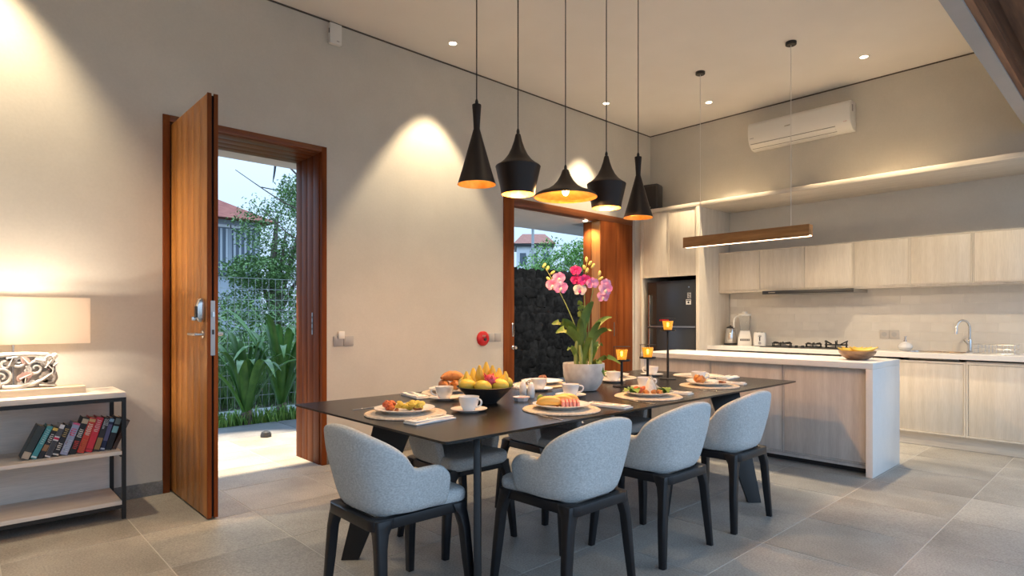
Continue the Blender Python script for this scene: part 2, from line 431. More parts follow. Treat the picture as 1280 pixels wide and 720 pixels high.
# ------------------------------------------------------------------ front door (pivots into the room)
dr = struct(bpy.data.objects.new('door_1', None)); COL.objects.link(dr)
fw = .045
for x0, x1 in ((D1[0], D1[0] + fw), (D1[1] - fw, D1[1])):
    box(x0, x1, YA - .012, YO + .01, 0, D1[2]).build('jamb', 'teak_dark', dr, bevel=.002)
for k in range(4):   # boards lining the deep reveal
    y = YA + .03 + k * .116
    box(D1[1] - fw - .008, D1[1] - fw, y, y + .112, 0, D1[2] - fw).build('lining_board', 'teak_dark', dr, bevel=.002)
    box(D1[0] + fw, D1[0] + fw + .008, y, y + .112, 0, D1[2] - fw).build('lining_board', 'teak_dark', dr, bevel=.002)
    box(D1[0] + fw, D1[1] - fw, y, y + .112, D1[2] - fw - .008, D1[2] - fw).build('lining_board', 'teak_head', dr, bevel=.002)
box(D1[0] + fw, D1[1] - fw, YA - .012, YO + .01, D1[2] - fw, D1[2]).build('head', 'teak_head', dr, bevel=.002)
sp_ = box(D1[1] - fw - .011, D1[1] - fw - .008, YA + .145, YA + .165, 1.11, 1.30).build('strike_plate', 'steel_dark', dr)
for z in (1.15, 1.20, 1.25):
    box(D1[1] - fw - .0125, D1[1] - fw - .011, YA + .150, YA + .160, z, z + .018).build('slot', 'dark_plastic', sp_)
lf = thing('door_leaf', 'orange teak pivot door of vertical boards standing open into the room', 'door', (1.185, 4.86, 0))
lx0, lx1 = -.032, .030
y0, y1 = -.865, .30
nb = 8
for k in range(nb):
    a = y0 + .012 + (y1 - y0 - .024) * k / nb; b = y0 + .012 + (y1 - y0 - .024) * (k + 1) / nb
    box(lx0, lx0 + .016, a + .0015, b - .0015, .012, 2.645).build('board', 'teak', lf, bevel=.002)
    box(lx1 - .016, lx1, a + .0015, b - .0015, .012, 2.645).build('board', 'teak', lf, bevel=.002)
box(lx0 + .014, lx1 - .014, y0 + .02, y1 - .01, .014, 2.640).build('core', 'groove', lf)
box(lx0, -.008, y0, y0 + .013, .010, 2.648).build('edge_strip', 'teak_dark', lf)
box(.006, lx1, y0, y0 + .013, .010, 2.648).build('edge_strip', 'teak_dark', lf)
pl = box(-.014, .012, y0 - .002, y0 + .004, 1.02, 1.36).build('lock_plate', 'steel_dark', lf)
box(-.006, .006, y0 - .014, y0, 1.26, 1.29).build('latch_bolt', 'chrome', pl)
box(-.006, .006, y0 - .004, y0, 1.15, 1.18).build('keyhole', 'dark_plastic', pl)
ro = MB().lathe([(.0, 0), (.026, 0), (.026, .008), (.012, .012), (.010, .05)], seg=16).build('handle_rose', 'chrome', lf, loc=(lx0, y0 + .075, 1.15), rot=(0, R(-90), 0))
MB().tube([(0, 0, .045), (0, .03, .05), (0, .13, .05), (0, .14, .05)], .009, 10).build('lever', 'chrome', ro)
lk = MB().loft([[(lx0 - d, y0 + .07 + sy * w_, z) for sy, d in ((-1, 0), (-1, t_), (1, t_), (1, 0))] for z, w_, t_ in
                ((1.225, .018, .03), (1.25, .026, .045), (1.33, .028, .045), (1.375, .024, .03))]).build('lock_body', 'chrome', lf, bevel=.006)
box(lx0 - .05, lx0 - .045, y0 + .05, y0 + .088, 1.255, 1.325).build('keypad', 'dark_plastic', lk)
box(lx0 - .06, lx0 - .02, y0 + .098, y0 + .125, 1.235, 1.262).build('thumb_turn', 'chrome', lk, bevel=.004)
ro2 = MB().lathe([(.0, 0), (.026, 0), (.026, .008), (.012, .012), (.010, .05)], seg=16).build('handle_rose', 'chrome', lf, loc=(lx1, y0 + .075, 1.15), rot=(0, R(90), 0))
MB().tube([(0, 0, .045), (0, .03, .05), (0, .13, .05), (0, .14, .05)], .009, 10).build('lever', 'chrome', ro2)

# ------------------------------------------------------------------ wide side door
d2 = struct(bpy.data.objects.new('door_2', None)); COL.objects.link(d2)
PX = 6.06
box(D2[0], 4.535, YA - .012, YA + .12, 0, D2[2]).build('jamb', 'teak_dark', d2, bevel=.002)
box(4.535, D2[1], YA - .012, YA + .12, 2.505, D2[2]).build('head', 'teak_head', d2, bevel=.002)
for k in range(2):
    a = PX + (D2[1] - PX) * k / 2; b = PX + (D2[1] - PX) * (k + 1) / 2
    box(a + .001, b - .001, YA - .010, YA + .12, 0, 2.505).build('side_panel', 'teak_dark', d2, bevel=.002)
box(PX - .006, PX, YA + .004, YA + .14, 0, 2.503).build('lining_board', 'teak', d2)
box(PX - .012, PX, YA + .145, YA + .275, 0, 2.503).build('lining_board', 'teak_dark', d2)
hs_ = box(4.503, 4.528, YA - .016, YA - .012, 1.05, 1.20).build('flush_pull', 'chrome', d2, bevel=.001)
box(4.509, 4.522, YA - .0175, YA - .016, 1.065, 1.185).build('recess', 'dark_plastic', hs_)
MB().lathe([(0, 0), (.024, 0), (.024, .006), (.010, .01), (.010, .03), (.017, .036), (.017, .05), (0, .052)], seg=16).build('knob', 'chrome', d2, loc=(4.516, YA - .012, .93), rot=(R(90), 0, 0))
box(6.32, 6.335, YA - .016, YA - .010, 1.02, 1.20).build('flush_pull', 'steel_dark', d2)
struct(box(PX + .002, D2[1], YA + .125, 5.10, 0, D2[2]).build('wall_back_pocket', 'white_wall'))

# ------------------------------------------------------------------ porch and garden
struct(box(3.9, 12.0, YO, 5.95, 2.50, 2.70).build('ceiling_porch_side', 'white_wall'))
struct(box(4.545, PX - .015, YA + .13, YO, 2.50, 2.58).build('ceiling_door_soffit', 'white_wall'))
m = MB(); m.box(XL, .95, YO, 5.56, 0, 4.1); m.box(2.55, 3.9, YO, 5.56, 0, 4.1); m.box(.95, 2.55, YO, 5.56, 2.66, 4.1)
struct(m.build('wall_porch', 'white_wall'))
struct(box(XL, 3.9, YO, 6.9, 4.1, 4.25).build('ceiling_porch_front', 'white_wall'))
struct(box(-60, 90, 6.50, 120, -0.35, -0.06).build('ground_garden', 'soil'))
struct(box(-60, 90, -80, -.7, -0.30, -0.01).build('ground_terrace', 'stone_tile'))
struct(box(XB, 14.0, YO, 6.42, -0.20, -0.01).build('ground_side_path', 'dark_slab'))
pv = struct(box(-1.7, 7.5, 6.50, 7.36, -0.15, -0.06).build('floor_garden_path', 'soil'))
for k in range(8):
    box(-1.5 + k * 1.1 + .004, -1.5 + (k + 1) * 1.1 - .004, 6.505, 7.35, -.06, -.012).build('paving_slab', 'dark_slab', pv, bevel=.004)
tag(MB().lathe([(.0, 0), (.055, 0), (.055, .02), (.045, .05), (.02, .065), (0, .068)], seg=16).build('door_stop', 'dark_plastic', loc=(2.42, 6.40, 0)), 'small dark domed door stop on the bright paving outside', 'door stop')
struct(box(1.0, 7.0, 7.95, 8.65, -.06, -.02).build('ground_gravel_strip', 'gravel'))

def strap_plant(loc, n, hgt, spread, label, seed):
    rnd = random.Random(seed)
    t = thing('strap_leaf_plant', label, 'plant', loc, 0, 'strap-leaved plants outside the open door')
    MB().tube([(0, 0, -.06), (0, 0, .10), (.01, 0, .22)], [.075, .07, .05], 10).build('stem', 'bark', t)
    for k in range(n):
        az = k * 2.399 + rnd.uniform(-.3, .3)
        f = k / (n - 1)                      # outer leaves first
        ln = hgt * rnd.uniform(.85, 1.12)
        lean = (1 - f) * 1.0 + .12
        out = spread * lean * rnd.uniform(.85, 1.15)
        d = Vector((math.cos(az), math.sin(az), 0))
        droop = rnd.choice((0.0, 0.28, .5)) * (1 - f * .6)
        pts = bez(Vector((0, 0, .12)) + d * .03, Vector((0, 0, .12 + ln * .5)) + d * out * .28, Vector((0, 0, .1 + ln * .95)) + d * out * .65,
                  Vector((0, 0, .1 + ln * (1 - droop))) + d * out * (1.0 + droop * .3), 10)
        s = Vector((-d.y, d.x, 0))
        rows = []
        for i, p in enumerate(pts):
            u = i / 10
            wd = .047 * (.75 + .6 * u) * (1 - u ** 5 * .97) * rnd.uniform(.97, 1.03)
            fold = d * (-.25 * wd) + Vector((0, 0, .35 * wd))
            rows.append([p - s * wd + fold, p - s * wd * .5 + fold * .3, p, p + s * wd * .5 + fold * .3, p + s * wd + fold])
        MB().loft(rows, False, False, closed=False).build('leaf', 'strap', t, angle=80)
strap_plant((2.62, 7.55, -.06), 22, .98, .75, 'strap-leaved garden plant with low arching leaves beside the taller one', 3)
strap_plant((3.17, 7.85, -.06), 22, 1.28, .80, 'taller strap-leaved garden plant in front of the wire fence post', 5)

def grass_tuft(cx, cy, n, seed, h=.22):
    rnd = random.Random(seed); m = MB()
    for _ in range(n):
        x = cx + rnd.gauss(0, .09); y = cy + rnd.gauss(0, .07); a = rnd.uniform(0, 6.28); l = rnd.uniform(.5, 1.1) * h
        dx, dy = math.cos(a) * l * .6, math.sin(a) * l * .6; wx, wy = -math.sin(a) * .007, math.cos(a) * .007
        m.add([(x - wx, y - wy, -.07), (x + wx, y + wy, -.07), (x + dx * .5 + wx, y + dy * .5 + wy, l * .8 - .06), (x + dx * .5 - wx, y + dy * .5 - wy, l * .8 - .06), (x + dx, y + dy, l - .09)],
              [(0, 1, 2, 3), (3, 2, 4)])
    return m
m = MB()
for k in range(46):
    q = grass_tuft(1.6 + k * .058, 7.47 + random.uniform(-.03, .22), 22, 100 + k); m.add(q.v, q.f)
stuff(tag(m.build('border_grass', 'leaf2'), 'low green grass edging the planting bed beside the dark paving', 'grass'))
m = MB()
for k in range(420):
    q = grass_tuft(random.uniform(1.4, 5.5), random.uniform(9.15, 12.5), 18, 300 + k, random.uniform(.6, 1.3)); m.add(q.v, q.f)
stuff(tag(m.build('wild_grass', 'leaf'), 'overgrown green weeds covering the plot behind the wire fence', 'weeds'))

fn = thing('wire_fence', 'galvanised welded wire fence behind the strap-leaved plants', 'fence', (0, 9.0, 0))
FX0, FX1 = 1.2, 5.4
wire_v = MB().tube([(0, 0, -.06), (0, 0, 1.84)], .003, 5).mesh('wire', 'galv')
wire_h = MB().tube([(FX0, 0, 0), (FX1, 0, 0)], .003, 5).mesh('wire', 'galv')
for k in range(44):
    inst(wire_v, 'wire', fn, (FX0 + k * (FX1 - FX0) / 43, 0, 0))
for k in range(12):
    inst(wire_h, 'wire', fn, (0, .006, .12 + k * .156))
for x in (1.9, 4.14):
    MB().lathe([(.036, -.06), (.036, 1.90), (.028, 1.915), (0, 1.92)], (x, .05, 0), 14).build('post', 'galv', fn)

def foliage(parent, c, rad, n, size, mat, seed, name='foliage', shell=.45):
    rnd = random.Random(seed); m = MB()
    for _ in range(n):
        while True:
            p = Vector((rnd.uniform(-1, 1), rnd.uniform(-1, 1), rnd.uniform(-1, 1)))
            if shell < p.length < 1: break
        k = 1 + .22 * math.sin(p.x * 7 + seed) * math.cos(p.y * 6 + p.z * 8)
        p = Vector((c[0] + p.x * rad[0] * k, c[1] + p.y * rad[1] * k, c[2] + p.z * rad[2] * k))
        q = Euler((rnd.uniform(-1, 1), rnd.uniform(-1, 1), rnd.uniform(0, 6.3))).to_matrix()
        s = size * rnd.uniform(.6, 1.3)
        m.add([p + q @ Vector(v) * s for v in ((-1, 0, 0), (0, -.38, .1), (1, 0, 0), (0, .38, .1))], [(0, 1, 2, 3)])
    return stuff(m.build(name, mat, parent))
def tree(name, label, base, h, crowns, n, size, mat, seed, group=None):
    t = thing(name, label, 'tree', base, 0, group)
    MB().tube([(0, 0, 0), (.05, 0, h * .3), (-.05, .05, h * .6), (.05, 0, h)], [.16, .13, .09, .04], 9).build('trunk', 'bark', t)
    rnd = random.Random(seed)
    for c, r in crowns:
        foliage(t, c, r, n, size, mat, seed + len(t.children))
        MB().tube([(0, 0, h * .35), Vector(c) * .6 + Vector((0, 0, h * .15)), c], [.06, .04, .02], 6).build('branch', 'bark', t)
    return t
tree('garden_tree', 'feathery green tree in front of the pale blue-grey house', (5.3, 13.5, -.06), 3.6,
     [((0.25, 0, 3.3), (1.15, .9, .75)), ((-.45, -.2, 2.3), (.75, .7, .40)), ((.85, .2, 2.6), (1.0, .8, .6)), ((.85, .1, 4.2), (.75, .6, .5)), ((-.15, 0, 1.6), (1.3, .8, .5))], 4200, .042, 'leaf', 11)
tree('garden_tree', 'dense rounded tree behind the black lava stone wall', (11.9, 10.75, -.06), 2.6,
     [((0, 0, 2.55), (1.15, 1.0, .85)), ((-.7, .2, 2.2), (.7, .7, .6)), ((.85, -.3, 2.7), (.9, .8, .8))], 5000, .045, 'leaf2', 23)
for k, (x, y, z, r_) in enumerate(((3.05, 11.2, .75, (.75, .5, .75)), (4.2, 11.8, .85, (.85, .5, .85)), (5.4, 11.4, .95, (.8, .5, .9)), (4.0, 10.0, .40, (.9, .35, .5)))):
    t = thing('garden_shrub', ['loose green shrub behind the fence, closest to the open door leaf', 'broad green shrub behind the middle of the wire fence', 'tall green shrub behind the fence post', 'low green shrub close behind the wire fence'][k], 'shrub', (x, y, -.06), 0, 'shrubs behind the wire fence')
    MB().tube([(0, 0, 0), (.03, 0, z)], [.03, .015], 6).build('stem', 'bark', t)
    foliage(t, (0, 0, z), r_, 2200, .05, 'leaf', 60 + k, shell=.2)
bt = thing('bare_tree', 'nearly leafless tree with long dark hanging seed pods', 'tree', (4.6, 10.3, -.06))
MB().tube([(.55, 0, 0), (.5, 0, 2.2), (.25, 0, 3.3), (-.25, 0, 4.3)], [.07, .055, .04, .015], 7).build('trunk', 'bark', bt)
for a_, b_, c_ in (((.3, 0, 3.1), (-.4, 0, 3.3), (-1.2, 0, 3.75)), ((.4, 0, 2.6), (-.2, .1, 2.7), (-.75, .1, 3.2)), ((.25, 0, 3.4), (.5, 0, 3.9), (.7, 0, 4.4)), ((.1, 0, 3.6), (-.5, 0, 4.15), (-1.5, 0, 4.25)), ((.45, 0, 2.9), (.8, 0, 3.1), (1.2, 0, 3.0))):
    MB().tube(bez(a_, b_, b_, c_, 8), [.02 - .0017 * i for i in range(9)], 5).build('branch', 'bark', bt)
for x, z in ((-.55, 4.05), (.05, 4.05), (.28, 4.1), (.36, 3.95), (.42, 4.1)):
    MB().tube(bez((x, 0, z + .1), (x + .02, 0, z), (x, 0, z - .2), (x - .04, 0, z - .42), 6), [.008, .018, .02, .02, .018, .014, .004], 6).build('seed_pod', 'dark_plastic', bt)

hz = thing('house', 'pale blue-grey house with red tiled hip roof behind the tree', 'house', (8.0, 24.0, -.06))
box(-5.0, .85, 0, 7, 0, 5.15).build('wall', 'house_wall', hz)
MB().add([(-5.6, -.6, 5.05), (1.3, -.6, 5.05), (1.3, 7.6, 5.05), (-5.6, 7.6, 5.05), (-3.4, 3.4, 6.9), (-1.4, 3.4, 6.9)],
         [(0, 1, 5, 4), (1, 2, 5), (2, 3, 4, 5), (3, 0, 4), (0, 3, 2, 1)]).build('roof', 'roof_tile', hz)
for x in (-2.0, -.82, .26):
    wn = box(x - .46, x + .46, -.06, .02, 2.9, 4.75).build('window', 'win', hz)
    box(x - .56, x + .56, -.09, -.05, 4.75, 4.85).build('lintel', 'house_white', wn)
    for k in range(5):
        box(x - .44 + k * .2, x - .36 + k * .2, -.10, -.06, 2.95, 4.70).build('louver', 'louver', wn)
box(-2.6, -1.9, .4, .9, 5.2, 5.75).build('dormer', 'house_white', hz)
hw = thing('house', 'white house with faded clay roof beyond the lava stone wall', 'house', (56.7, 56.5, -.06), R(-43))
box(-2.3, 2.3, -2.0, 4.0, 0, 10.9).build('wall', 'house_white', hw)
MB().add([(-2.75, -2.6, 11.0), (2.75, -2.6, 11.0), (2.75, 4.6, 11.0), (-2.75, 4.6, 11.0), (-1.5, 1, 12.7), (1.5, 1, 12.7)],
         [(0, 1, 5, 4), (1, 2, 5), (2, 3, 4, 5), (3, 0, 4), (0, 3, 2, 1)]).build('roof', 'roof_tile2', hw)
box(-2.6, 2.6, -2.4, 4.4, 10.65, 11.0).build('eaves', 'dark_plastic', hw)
for x in (-1.5, 0, 1.5):
    box(x - .4, x + .4, -2.06, -1.95, 8.2, 9.8).build('window', 'win', hw)
up = thing('utility_pole', 'slim grey utility pole in front of the white house', 'pole', (20.6, 20.6, 0))
MB().tube([(0, 0, 0), (0, 0, 6.4)], [.09, .06], 8).build('shaft', 'galv', up)
box(-.5, .5, -.04, .04, 5.6, 5.7).build('crossarm', 'galv', up)
for x in (-.45, 0, .45):
    MB().lathe([(0, 0), (.03, 0), (.05, .06), (.03, .12), (0, .14)], (x, 0, 5.7), 8).build('insulator', 'porcelain', up)
for k, z in enumerate((5.4, 4.6)):
    tag(MB().tube(bez((8, 21.6, z + .5), (15, 21, z - .1), (24, 20, z - .1), (32, 19, z + 1.4), 14), .02, 5).build('overhead_cable', 'dark_plastic'),
        ['upper', 'lower'][k] + ' black overhead cable sagging past the white house', 'cable', 'overhead cables by the white house')

sw = struct(box(5.6, 13.0, 8.12, 8.4, -.1, 2.16).build('wall_lava_stone', 'lava'))
rows = [(z * .165 + .02) for z in range(0, 13)]
stone_mes = []
for k in range(6):
    random.seed(40 + k)
    stone_mes.append(MB().ball((0, 0, 0), (.150, .016, .110), 10, 7, jit=.16, pw=.6).mesh('stone', 'lava', angle=50))
random.seed(9)
for i, z in enumerate(rows):
    x = 6.9 + (i % 2) * .1
    while x < 10.4:
        s = random.uniform(.8, 1.25)
        inst(random.choice(stone_mes), 'stone', sw, (x, 8.12 + random.uniform(-.01, .015), z + .08), (0, random.uniform(-.25, .25), 0), (s, 1, random.uniform(.9, 1.15)))
        x += .235 * s

# porch downlights: the lamps that brighten the paving and the door reveal
def downlight(loc, label, energy, spot=95, blend=.7, tilt=(0, 0), group='recessed ceiling downlights', size=.035):
    t = thing('downlight', label, 'downlight', loc, 0, group)
    MB().lathe([(.034, 0), (.050, 0), (.050, -.004), (.046, -.006), (.034, -.003)], seg=24, cap0=False, cap1=False).build('trim_ring', 'white_plastic', t)
    MB().lathe([(0.001, -.002), (.034, -.002)], seg=24, cap0=False, cap1=False).build('lens', 'downlight', t)
    l = lamp('SPOT', (0, 0, -.03), energy, WARM, size, spot, blend, (tilt[0], tilt[1], -3), t)
    return t
downlight((2.05, 5.84, 4.10), 'recessed downlight in the porch soffit over the front doorway', 2600, 33, .35, group=None)
downlight((5.93, 4.98, 2.50), 'recessed downlight in the soffit of the wide side door', 26, 120, .6, group=None)
# ------------------------------------------------------------------ ceiling downlights
downlight((3.40, 4.45, ZC), 'recessed downlight washing the wall between the two doors', 190, 70, .35)
downlight((5.68, 4.45, ZC), 'recessed downlight washing the wall above the wide side door', 190, 70, .35)
downlight((6.54, 3.60, ZC), 'recessed downlight between the black pendant canopies and the kitchen corner', 280, 70, .4)
downlight((6.51, 1.94, ZC), 'recessed downlight above the right end of the air conditioner', 280, 70, .4)
for x, y, w_, en, sp_ in ((.11, 4.50, 'above the console with the table lamp', 200, 76), (0.6, 2.2, 'added out of view over the open floor before the front door', 60, 95), (2.9, 1.55, 'added out of view over the chairs that back onto the terrace', 35, 95)):  # last two are extra lamps out of view, added to brighten the room
    downlight((x, y, ZC), 'recessed ceiling downlight ' + w_, en, sp_, .65)

downlight((5.0, .98, ZC), 'added unseen downlight beside the beam, turned to brighten the wall cabinets', 150, 48, .7, tilt=(2.74, .8))  # extra lamp above the view, added to light the wall cabinets

# ------------------------------------------------------------------ dining table
tb = thing('dining_table', 'long black stone-topped dining table on slanted blade legs', 'table', (0, 0, 0))
TX0, TX1, TY0, TY1, TZ = 1.455, 4.935, 1.955, 3.42, 0.75
MB().loft([[(x, y, TZ - .022) for x, y in rrect((TX1 - TX0) / 2 - .035, (TY1 - TY0) / 2 - .035, .02, 4, (TX0 + TX1) / 2, (TY0 + TY1) / 2)],
           [(x, y, TZ - .010) for x, y in rrect((TX1 - TX0) / 2, (TY1 - TY0) / 2, .02, 4, (TX0 + TX1) / 2, (TY0 + TY1) / 2)],
           [(x, y, TZ) for x, y in rrect((TX1 - TX0) / 2, (TY1 - TY0) / 2, .02, 4, (TX0 + TX1) / 2, (TY0 + TY1) / 2)]]).build('table_top', 'table', tb)
box(TX0 + .45, TX1 - .45, 2.35, 3.02, TZ - .052, TZ - .0225).build('sub_frame', 'black_metal', tb)
def blade(foot, top, dirn, w0, w1, th=.03):
    d = Vector((math.cos(dirn), math.sin(dirn), 0)); n = Vector((-d.y, d.x, 0))
    rings = []
    for c, w_ in ((Vector(foot), w0), (Vector(top), w1)):
        rings.append([c - d * w_ / 2 - n * th / 2, c + d * w_ / 2 - n * th / 2, c + d * w_ / 2 + n * th / 2, c - d * w_ / 2 + n * th / 2])
    return MB().loft(rings)
for ft, tp, dr_, a, b in (((1.51, 2.85, 0), (1.72, 2.74, TZ - .0225), R(-40), .09, .22), ((1.625, 1.955, 0), (1.745, 2.10, TZ - .0225), R(48), .08, .17),
                          ((3.985, 1.86, 0), (4.06, 2.12, TZ - .0225), R(-42), .09, .22), ((4.55, 3.10, 0), (4.36, 2.98, TZ - .0225), R(52), .09, .22)):
    blade(ft, tp, dr_, a, b).build('leg', 'black_metal', tb, bevel=.003)

# ------------------------------------------------------------------ dining chairs
def shell_path(nn=44, ae=.125):
    raw = [(.250, ae), (.253, ae * .5)]
    for k in range(0, 61):
        a = math.pi * k / 60
        c, s = math.cos(a), math.sin(a)
        raw.append((.255 * math.copysign(abs(c) ** .62, c), -.262 * abs(s) ** .62))
    raw += [(-.253, ae * .5), (-.250, ae)]
    pts = [Vector((x, y)) for x, y in raw]
    acc = [0]
    for a, b in zip(pts, pts[1:]): acc.append(acc[-1] + (b - a).length)
    out = []
    for i in range(nn + 1):
        d = acc[-1] * i / nn; k = 0
        while k < len(acc) - 2 and acc[k + 1] < d: k += 1
        f = (d - acc[k]) / max(acc[k + 1] - acc[k], 1e-9)
        out.append(pts[k].lerp(pts[k + 1], f))
    return out
def chair_meshes(back, arm):
    P = shell_path(); n = len(P); m = MB(); rings = []
    zb = .452
    for i, p in enumerate(P):
        t = (P[min(i + 1, n - 1)] - P[max(i - 1, 0)]).normalized()
        nrm = Vector((t.y, -t.x))
        if nrm.dot(p) < 0: nrm = -nrm
        s = abs(i / (n - 1) * 2 - 1)
        q = min(s / .64, 1.0)
        zt = arm + (back - arm) * (.86 * max(0, 1 - q ** 2.6) ** .62 + .14 * (.5 + .5 * math.cos(math.pi * q)))
        if s > .86: zt -= .055 * ((s - .86) / .14) ** 2.2
        th = .052
        prof = []
        def at(z, off):
            u = (z - zb) / .38
            sc = .80 + .20 * min(u * 1.6, 1) ** .7
            back_k = max(0, -p.y / .262)
            rec = .035 * max(0, u) ** 1.3 * back_k
            xy = Vector((p.x * sc, p.y * (sc + .03 * (1 - min(1, u * 1.6))))) + nrm * (off + rec)
            if p.y > .08: xy = Vector((p.x * sc + nrm.x * off, p.y))
            return (xy.x, xy.y, z)
        for f in (0, .18, .36, .54, .72, .86):
            prof.append(at(zb + (zt - .022 - zb) * f, 0))
        for a in (0, 30, 60, 90, 120, 150, 180):
            a = R(a); prof.append(at(zt - .022 + .022 * math.sin(a), -th / 2 + th / 2 * math.cos(a)))
        for f in (.8, .55, .3, .0):
            prof.append(at(zb + (zt - .022 - zb) * f, -th))
        rings.append(prof)
    m.loft(rings, True, True, closed=True)
    # rounded front ends of the arms
    shell = m.mesh('backrest', 'fabric', angle=60)
    fr = MB()
    path = []
    for x, y in rrect(.198, .222, .045, 4):
        path.append(Vector((x * (1 + .06 * max(0, y / .22)), y - (.016 if y < -.2 else 0), 0)))
    rg = []
    for k, p in enumerate(path):
        c = p.normalized()
        rg.append([p + Vector((0, 0, .408)), p + Vector((0, 0, .452)), p - c * .05 + Vector((0, 0, .452)), p - c * .045 + Vector((0, 0, .412))])
    rg.append(rg[0])
    fr.loft(rg, False, False)
    frame = fr.mesh('seat_frame', 'black', bevel=.004)
    legs = []
    for sx, sy in ((1, 1), (-1, 1), (-1, -1), (1, -1)):
        rings = []
        for z, ox, oy, w_ in ((0, .250, .240, .030), (.20, .236, .232, .038), (.34, .222, .228, .042), (.392, .212, .224, .050), (.42, .206, .222, .066), (.449, .203, .222, .078)):
            X1, Y1 = ox, oy
            X0, Y0 = ox - w_, oy - w_
            kx = 1.05 if sy > 0 else 1.0
            r_ = .008
            poly = [(X1 - r_, Y1), (X1, Y1 - r_), (X1, Y0), (X1 - min(w_, .04), Y0), (X0, Y1 - min(w_, .04)), (X0, Y1)]
            rings.append([(sx * x * kx, sy * y, z) for x, y in poly])
        legs.append(MB().loft(rings).mesh('leg', 'black', bevel=.002, bseg=1, angle=50))
    st = MB(); rings = []
    for z, k in ((.438, .93), (.455, .99), (.478, 1.0), (.494, .985), (.503, .94), (.506, .85), (.508, .5)):
        rings.append([(x * k * (.80 + .20 * min(1, max(0, (y + .10) / .20))), (y * k if y > 0 else y * k * .86) + .014, z) for x, y in rrect(.205, .232, .06, 5) for _ in (0,)])
    st.loft(rings)
    seat = st.mesh('seat', 'fabric', angle=60)
    return shell, frame, legs, seat
HI = chair_meshes(.815, .640)
LO = chair_meshes(.690, .625)
def chair(x, y, rz, label, ms=HI, group=None):
    t = thing('dining_chair', label, 'chair', (x, y, 0), rz, group)
    o = inst(ms[0], 'backrest', t, (0, 0, 0)); s = o.modifiers.new('s', 'SUBSURF'); s.levels = 1; s.render_levels = 1
    inst(ms[1], 'seat_frame', t, (0, 0, 0))
    for l in ms[2]: inst(l, 'leg', t, (0, 0, 0))
    inst(ms[3], 'seat', t, (0, 0, 0))
    return t
G = 'grey upholstered dining chairs'
chair(1.435, 2.275, R(-90), 'grey upholstered dining chair at the short end of the table nearest the front door', group=G)
chair(2.105, 1.90, 0, 'grey dining chair backing onto the terrace, behind the plate of watermelon', group=G)
chair(2.825, 1.90, 0, 'grey dining chair backing onto the terrace, middle of the row of three', group=G)
chair(3.548, 1.89, 0, 'grey dining chair backing onto the terrace, closest to the kitchen island', group=G)
chair(2.115, 2.735, R(180), 'grey dining chair tucked under the wall side of the table, closest to the front door', LO, G)
chair(2.87, 2.745, R(180), 'grey dining chair tucked under the wall side of the table, middle of its row', LO, G)
chair(3.63, 2.745, R(180), 'grey dining chair tucked under the wall side of the table, closest to the fridge', LO, G)

# ------------------------------------------------------------------ pendants over the table
def pendant(x, prof, ztop, label, energy, bulb_z, zr, grp=None):
    """prof: outer radius/height pairs from the rim (z=0) up"""
    y = 2.70
    t = thing('pendant_lamp', label, 'pendant lamp', (x, y, zr), 0, 'black and brass pendant lamps over the table')
    H = prof[-1][1]
    MB().lathe(prof, seg=40, cap0=False, cap1=True).build('shade', 'shade', t, angle=25)
    inner = [(max(r - .003, .004), min(z, H - .004)) for r, z in prof]
    s = MB().lathe(inner, seg=40, cap0=False, cap1=True).build('shade_lining', 'brass', t, angle=25)
    MB().lathe([(prof[0][0] - .0031, 0), (prof[0][0] + .0006, 0), (prof[0][0] + .0006, .002)], seg=40, cap0=False, cap1=False).build('rim', 'brass', t)
    MB().lathe([(.010, H), (.010, H + .018), (.006, H + .03), (.003, H + .036)], seg=12).build('cord_grip', 'black_metal', t)
    MB().tube([(0, 0, H + .03), (0, 0, ZC - zr - .02)], .0036, 6).build('cord', 'black_metal', t)
    MB().lathe([(.05, ZC - zr - .001), (.05, ZC - zr - .022), (.045, ZC - zr - .026), (0, ZC - zr - .026)], seg=20).build('canopy', 'black_metal', t)
    so = MB().lathe([(.014, bulb_z + .03), (.016, H * .55 + .02), (.014, H * .6 + .02)], seg=10).build('socket', 'dark_plastic', t)
    MB().ball((0, 0, bulb_z), (.024, .024, .034), 14, 9).build('bulb', 'bulb', t)
    lamp('POINT', (0, 0, bulb_z - .045), energy, (1.0, .56, .23), .03, parent=t)
cone = [(.112, 0), (.105, .022), (.083, .095), (.058, .185), (.036, .262), (.0185, .325), (.019, .345), (.022, .40), (.027, .462), (.026, .466)]
wide = [(.104, 0), (.112, .045), (.125, .10), (.138, .158), (.141, .172), (.137, .177), (.115, .190), (.088, .212), (.062, .245), (.042, .285), (.026, .33), (.016, .372), (.012, .376)]
flat = [(.212, 0), (.213, .004), (.205, .018), (.172, .036), (.125, .053), (.085, .078), (.056, .110), (.036, .145), (.022, .182), (.018, .186)]
pendant(2.237, cone, 0, 'slim black cone pendant lamp hanging over the fruit bowl', 8, .20, 2.03)
pendant(2.57, wide, 0, 'round-shouldered black pendant lamp next to the slim cone by the fruit bowl', 40, .07, 2.02)
pendant(3.01, flat, 0, 'wide flat trumpet-shaped black pendant lamp, middle of the five', 13, .045, 2.062)
pendant(3.45, wide, 0, 'round-shouldered black pendant lamp between the flat one and the kitchen cone', 40, .07, 2.045)
pendant(3.84, cone, 0, 'slim black cone pendant lamp closest to the kitchen', 8, .20, 2.02)

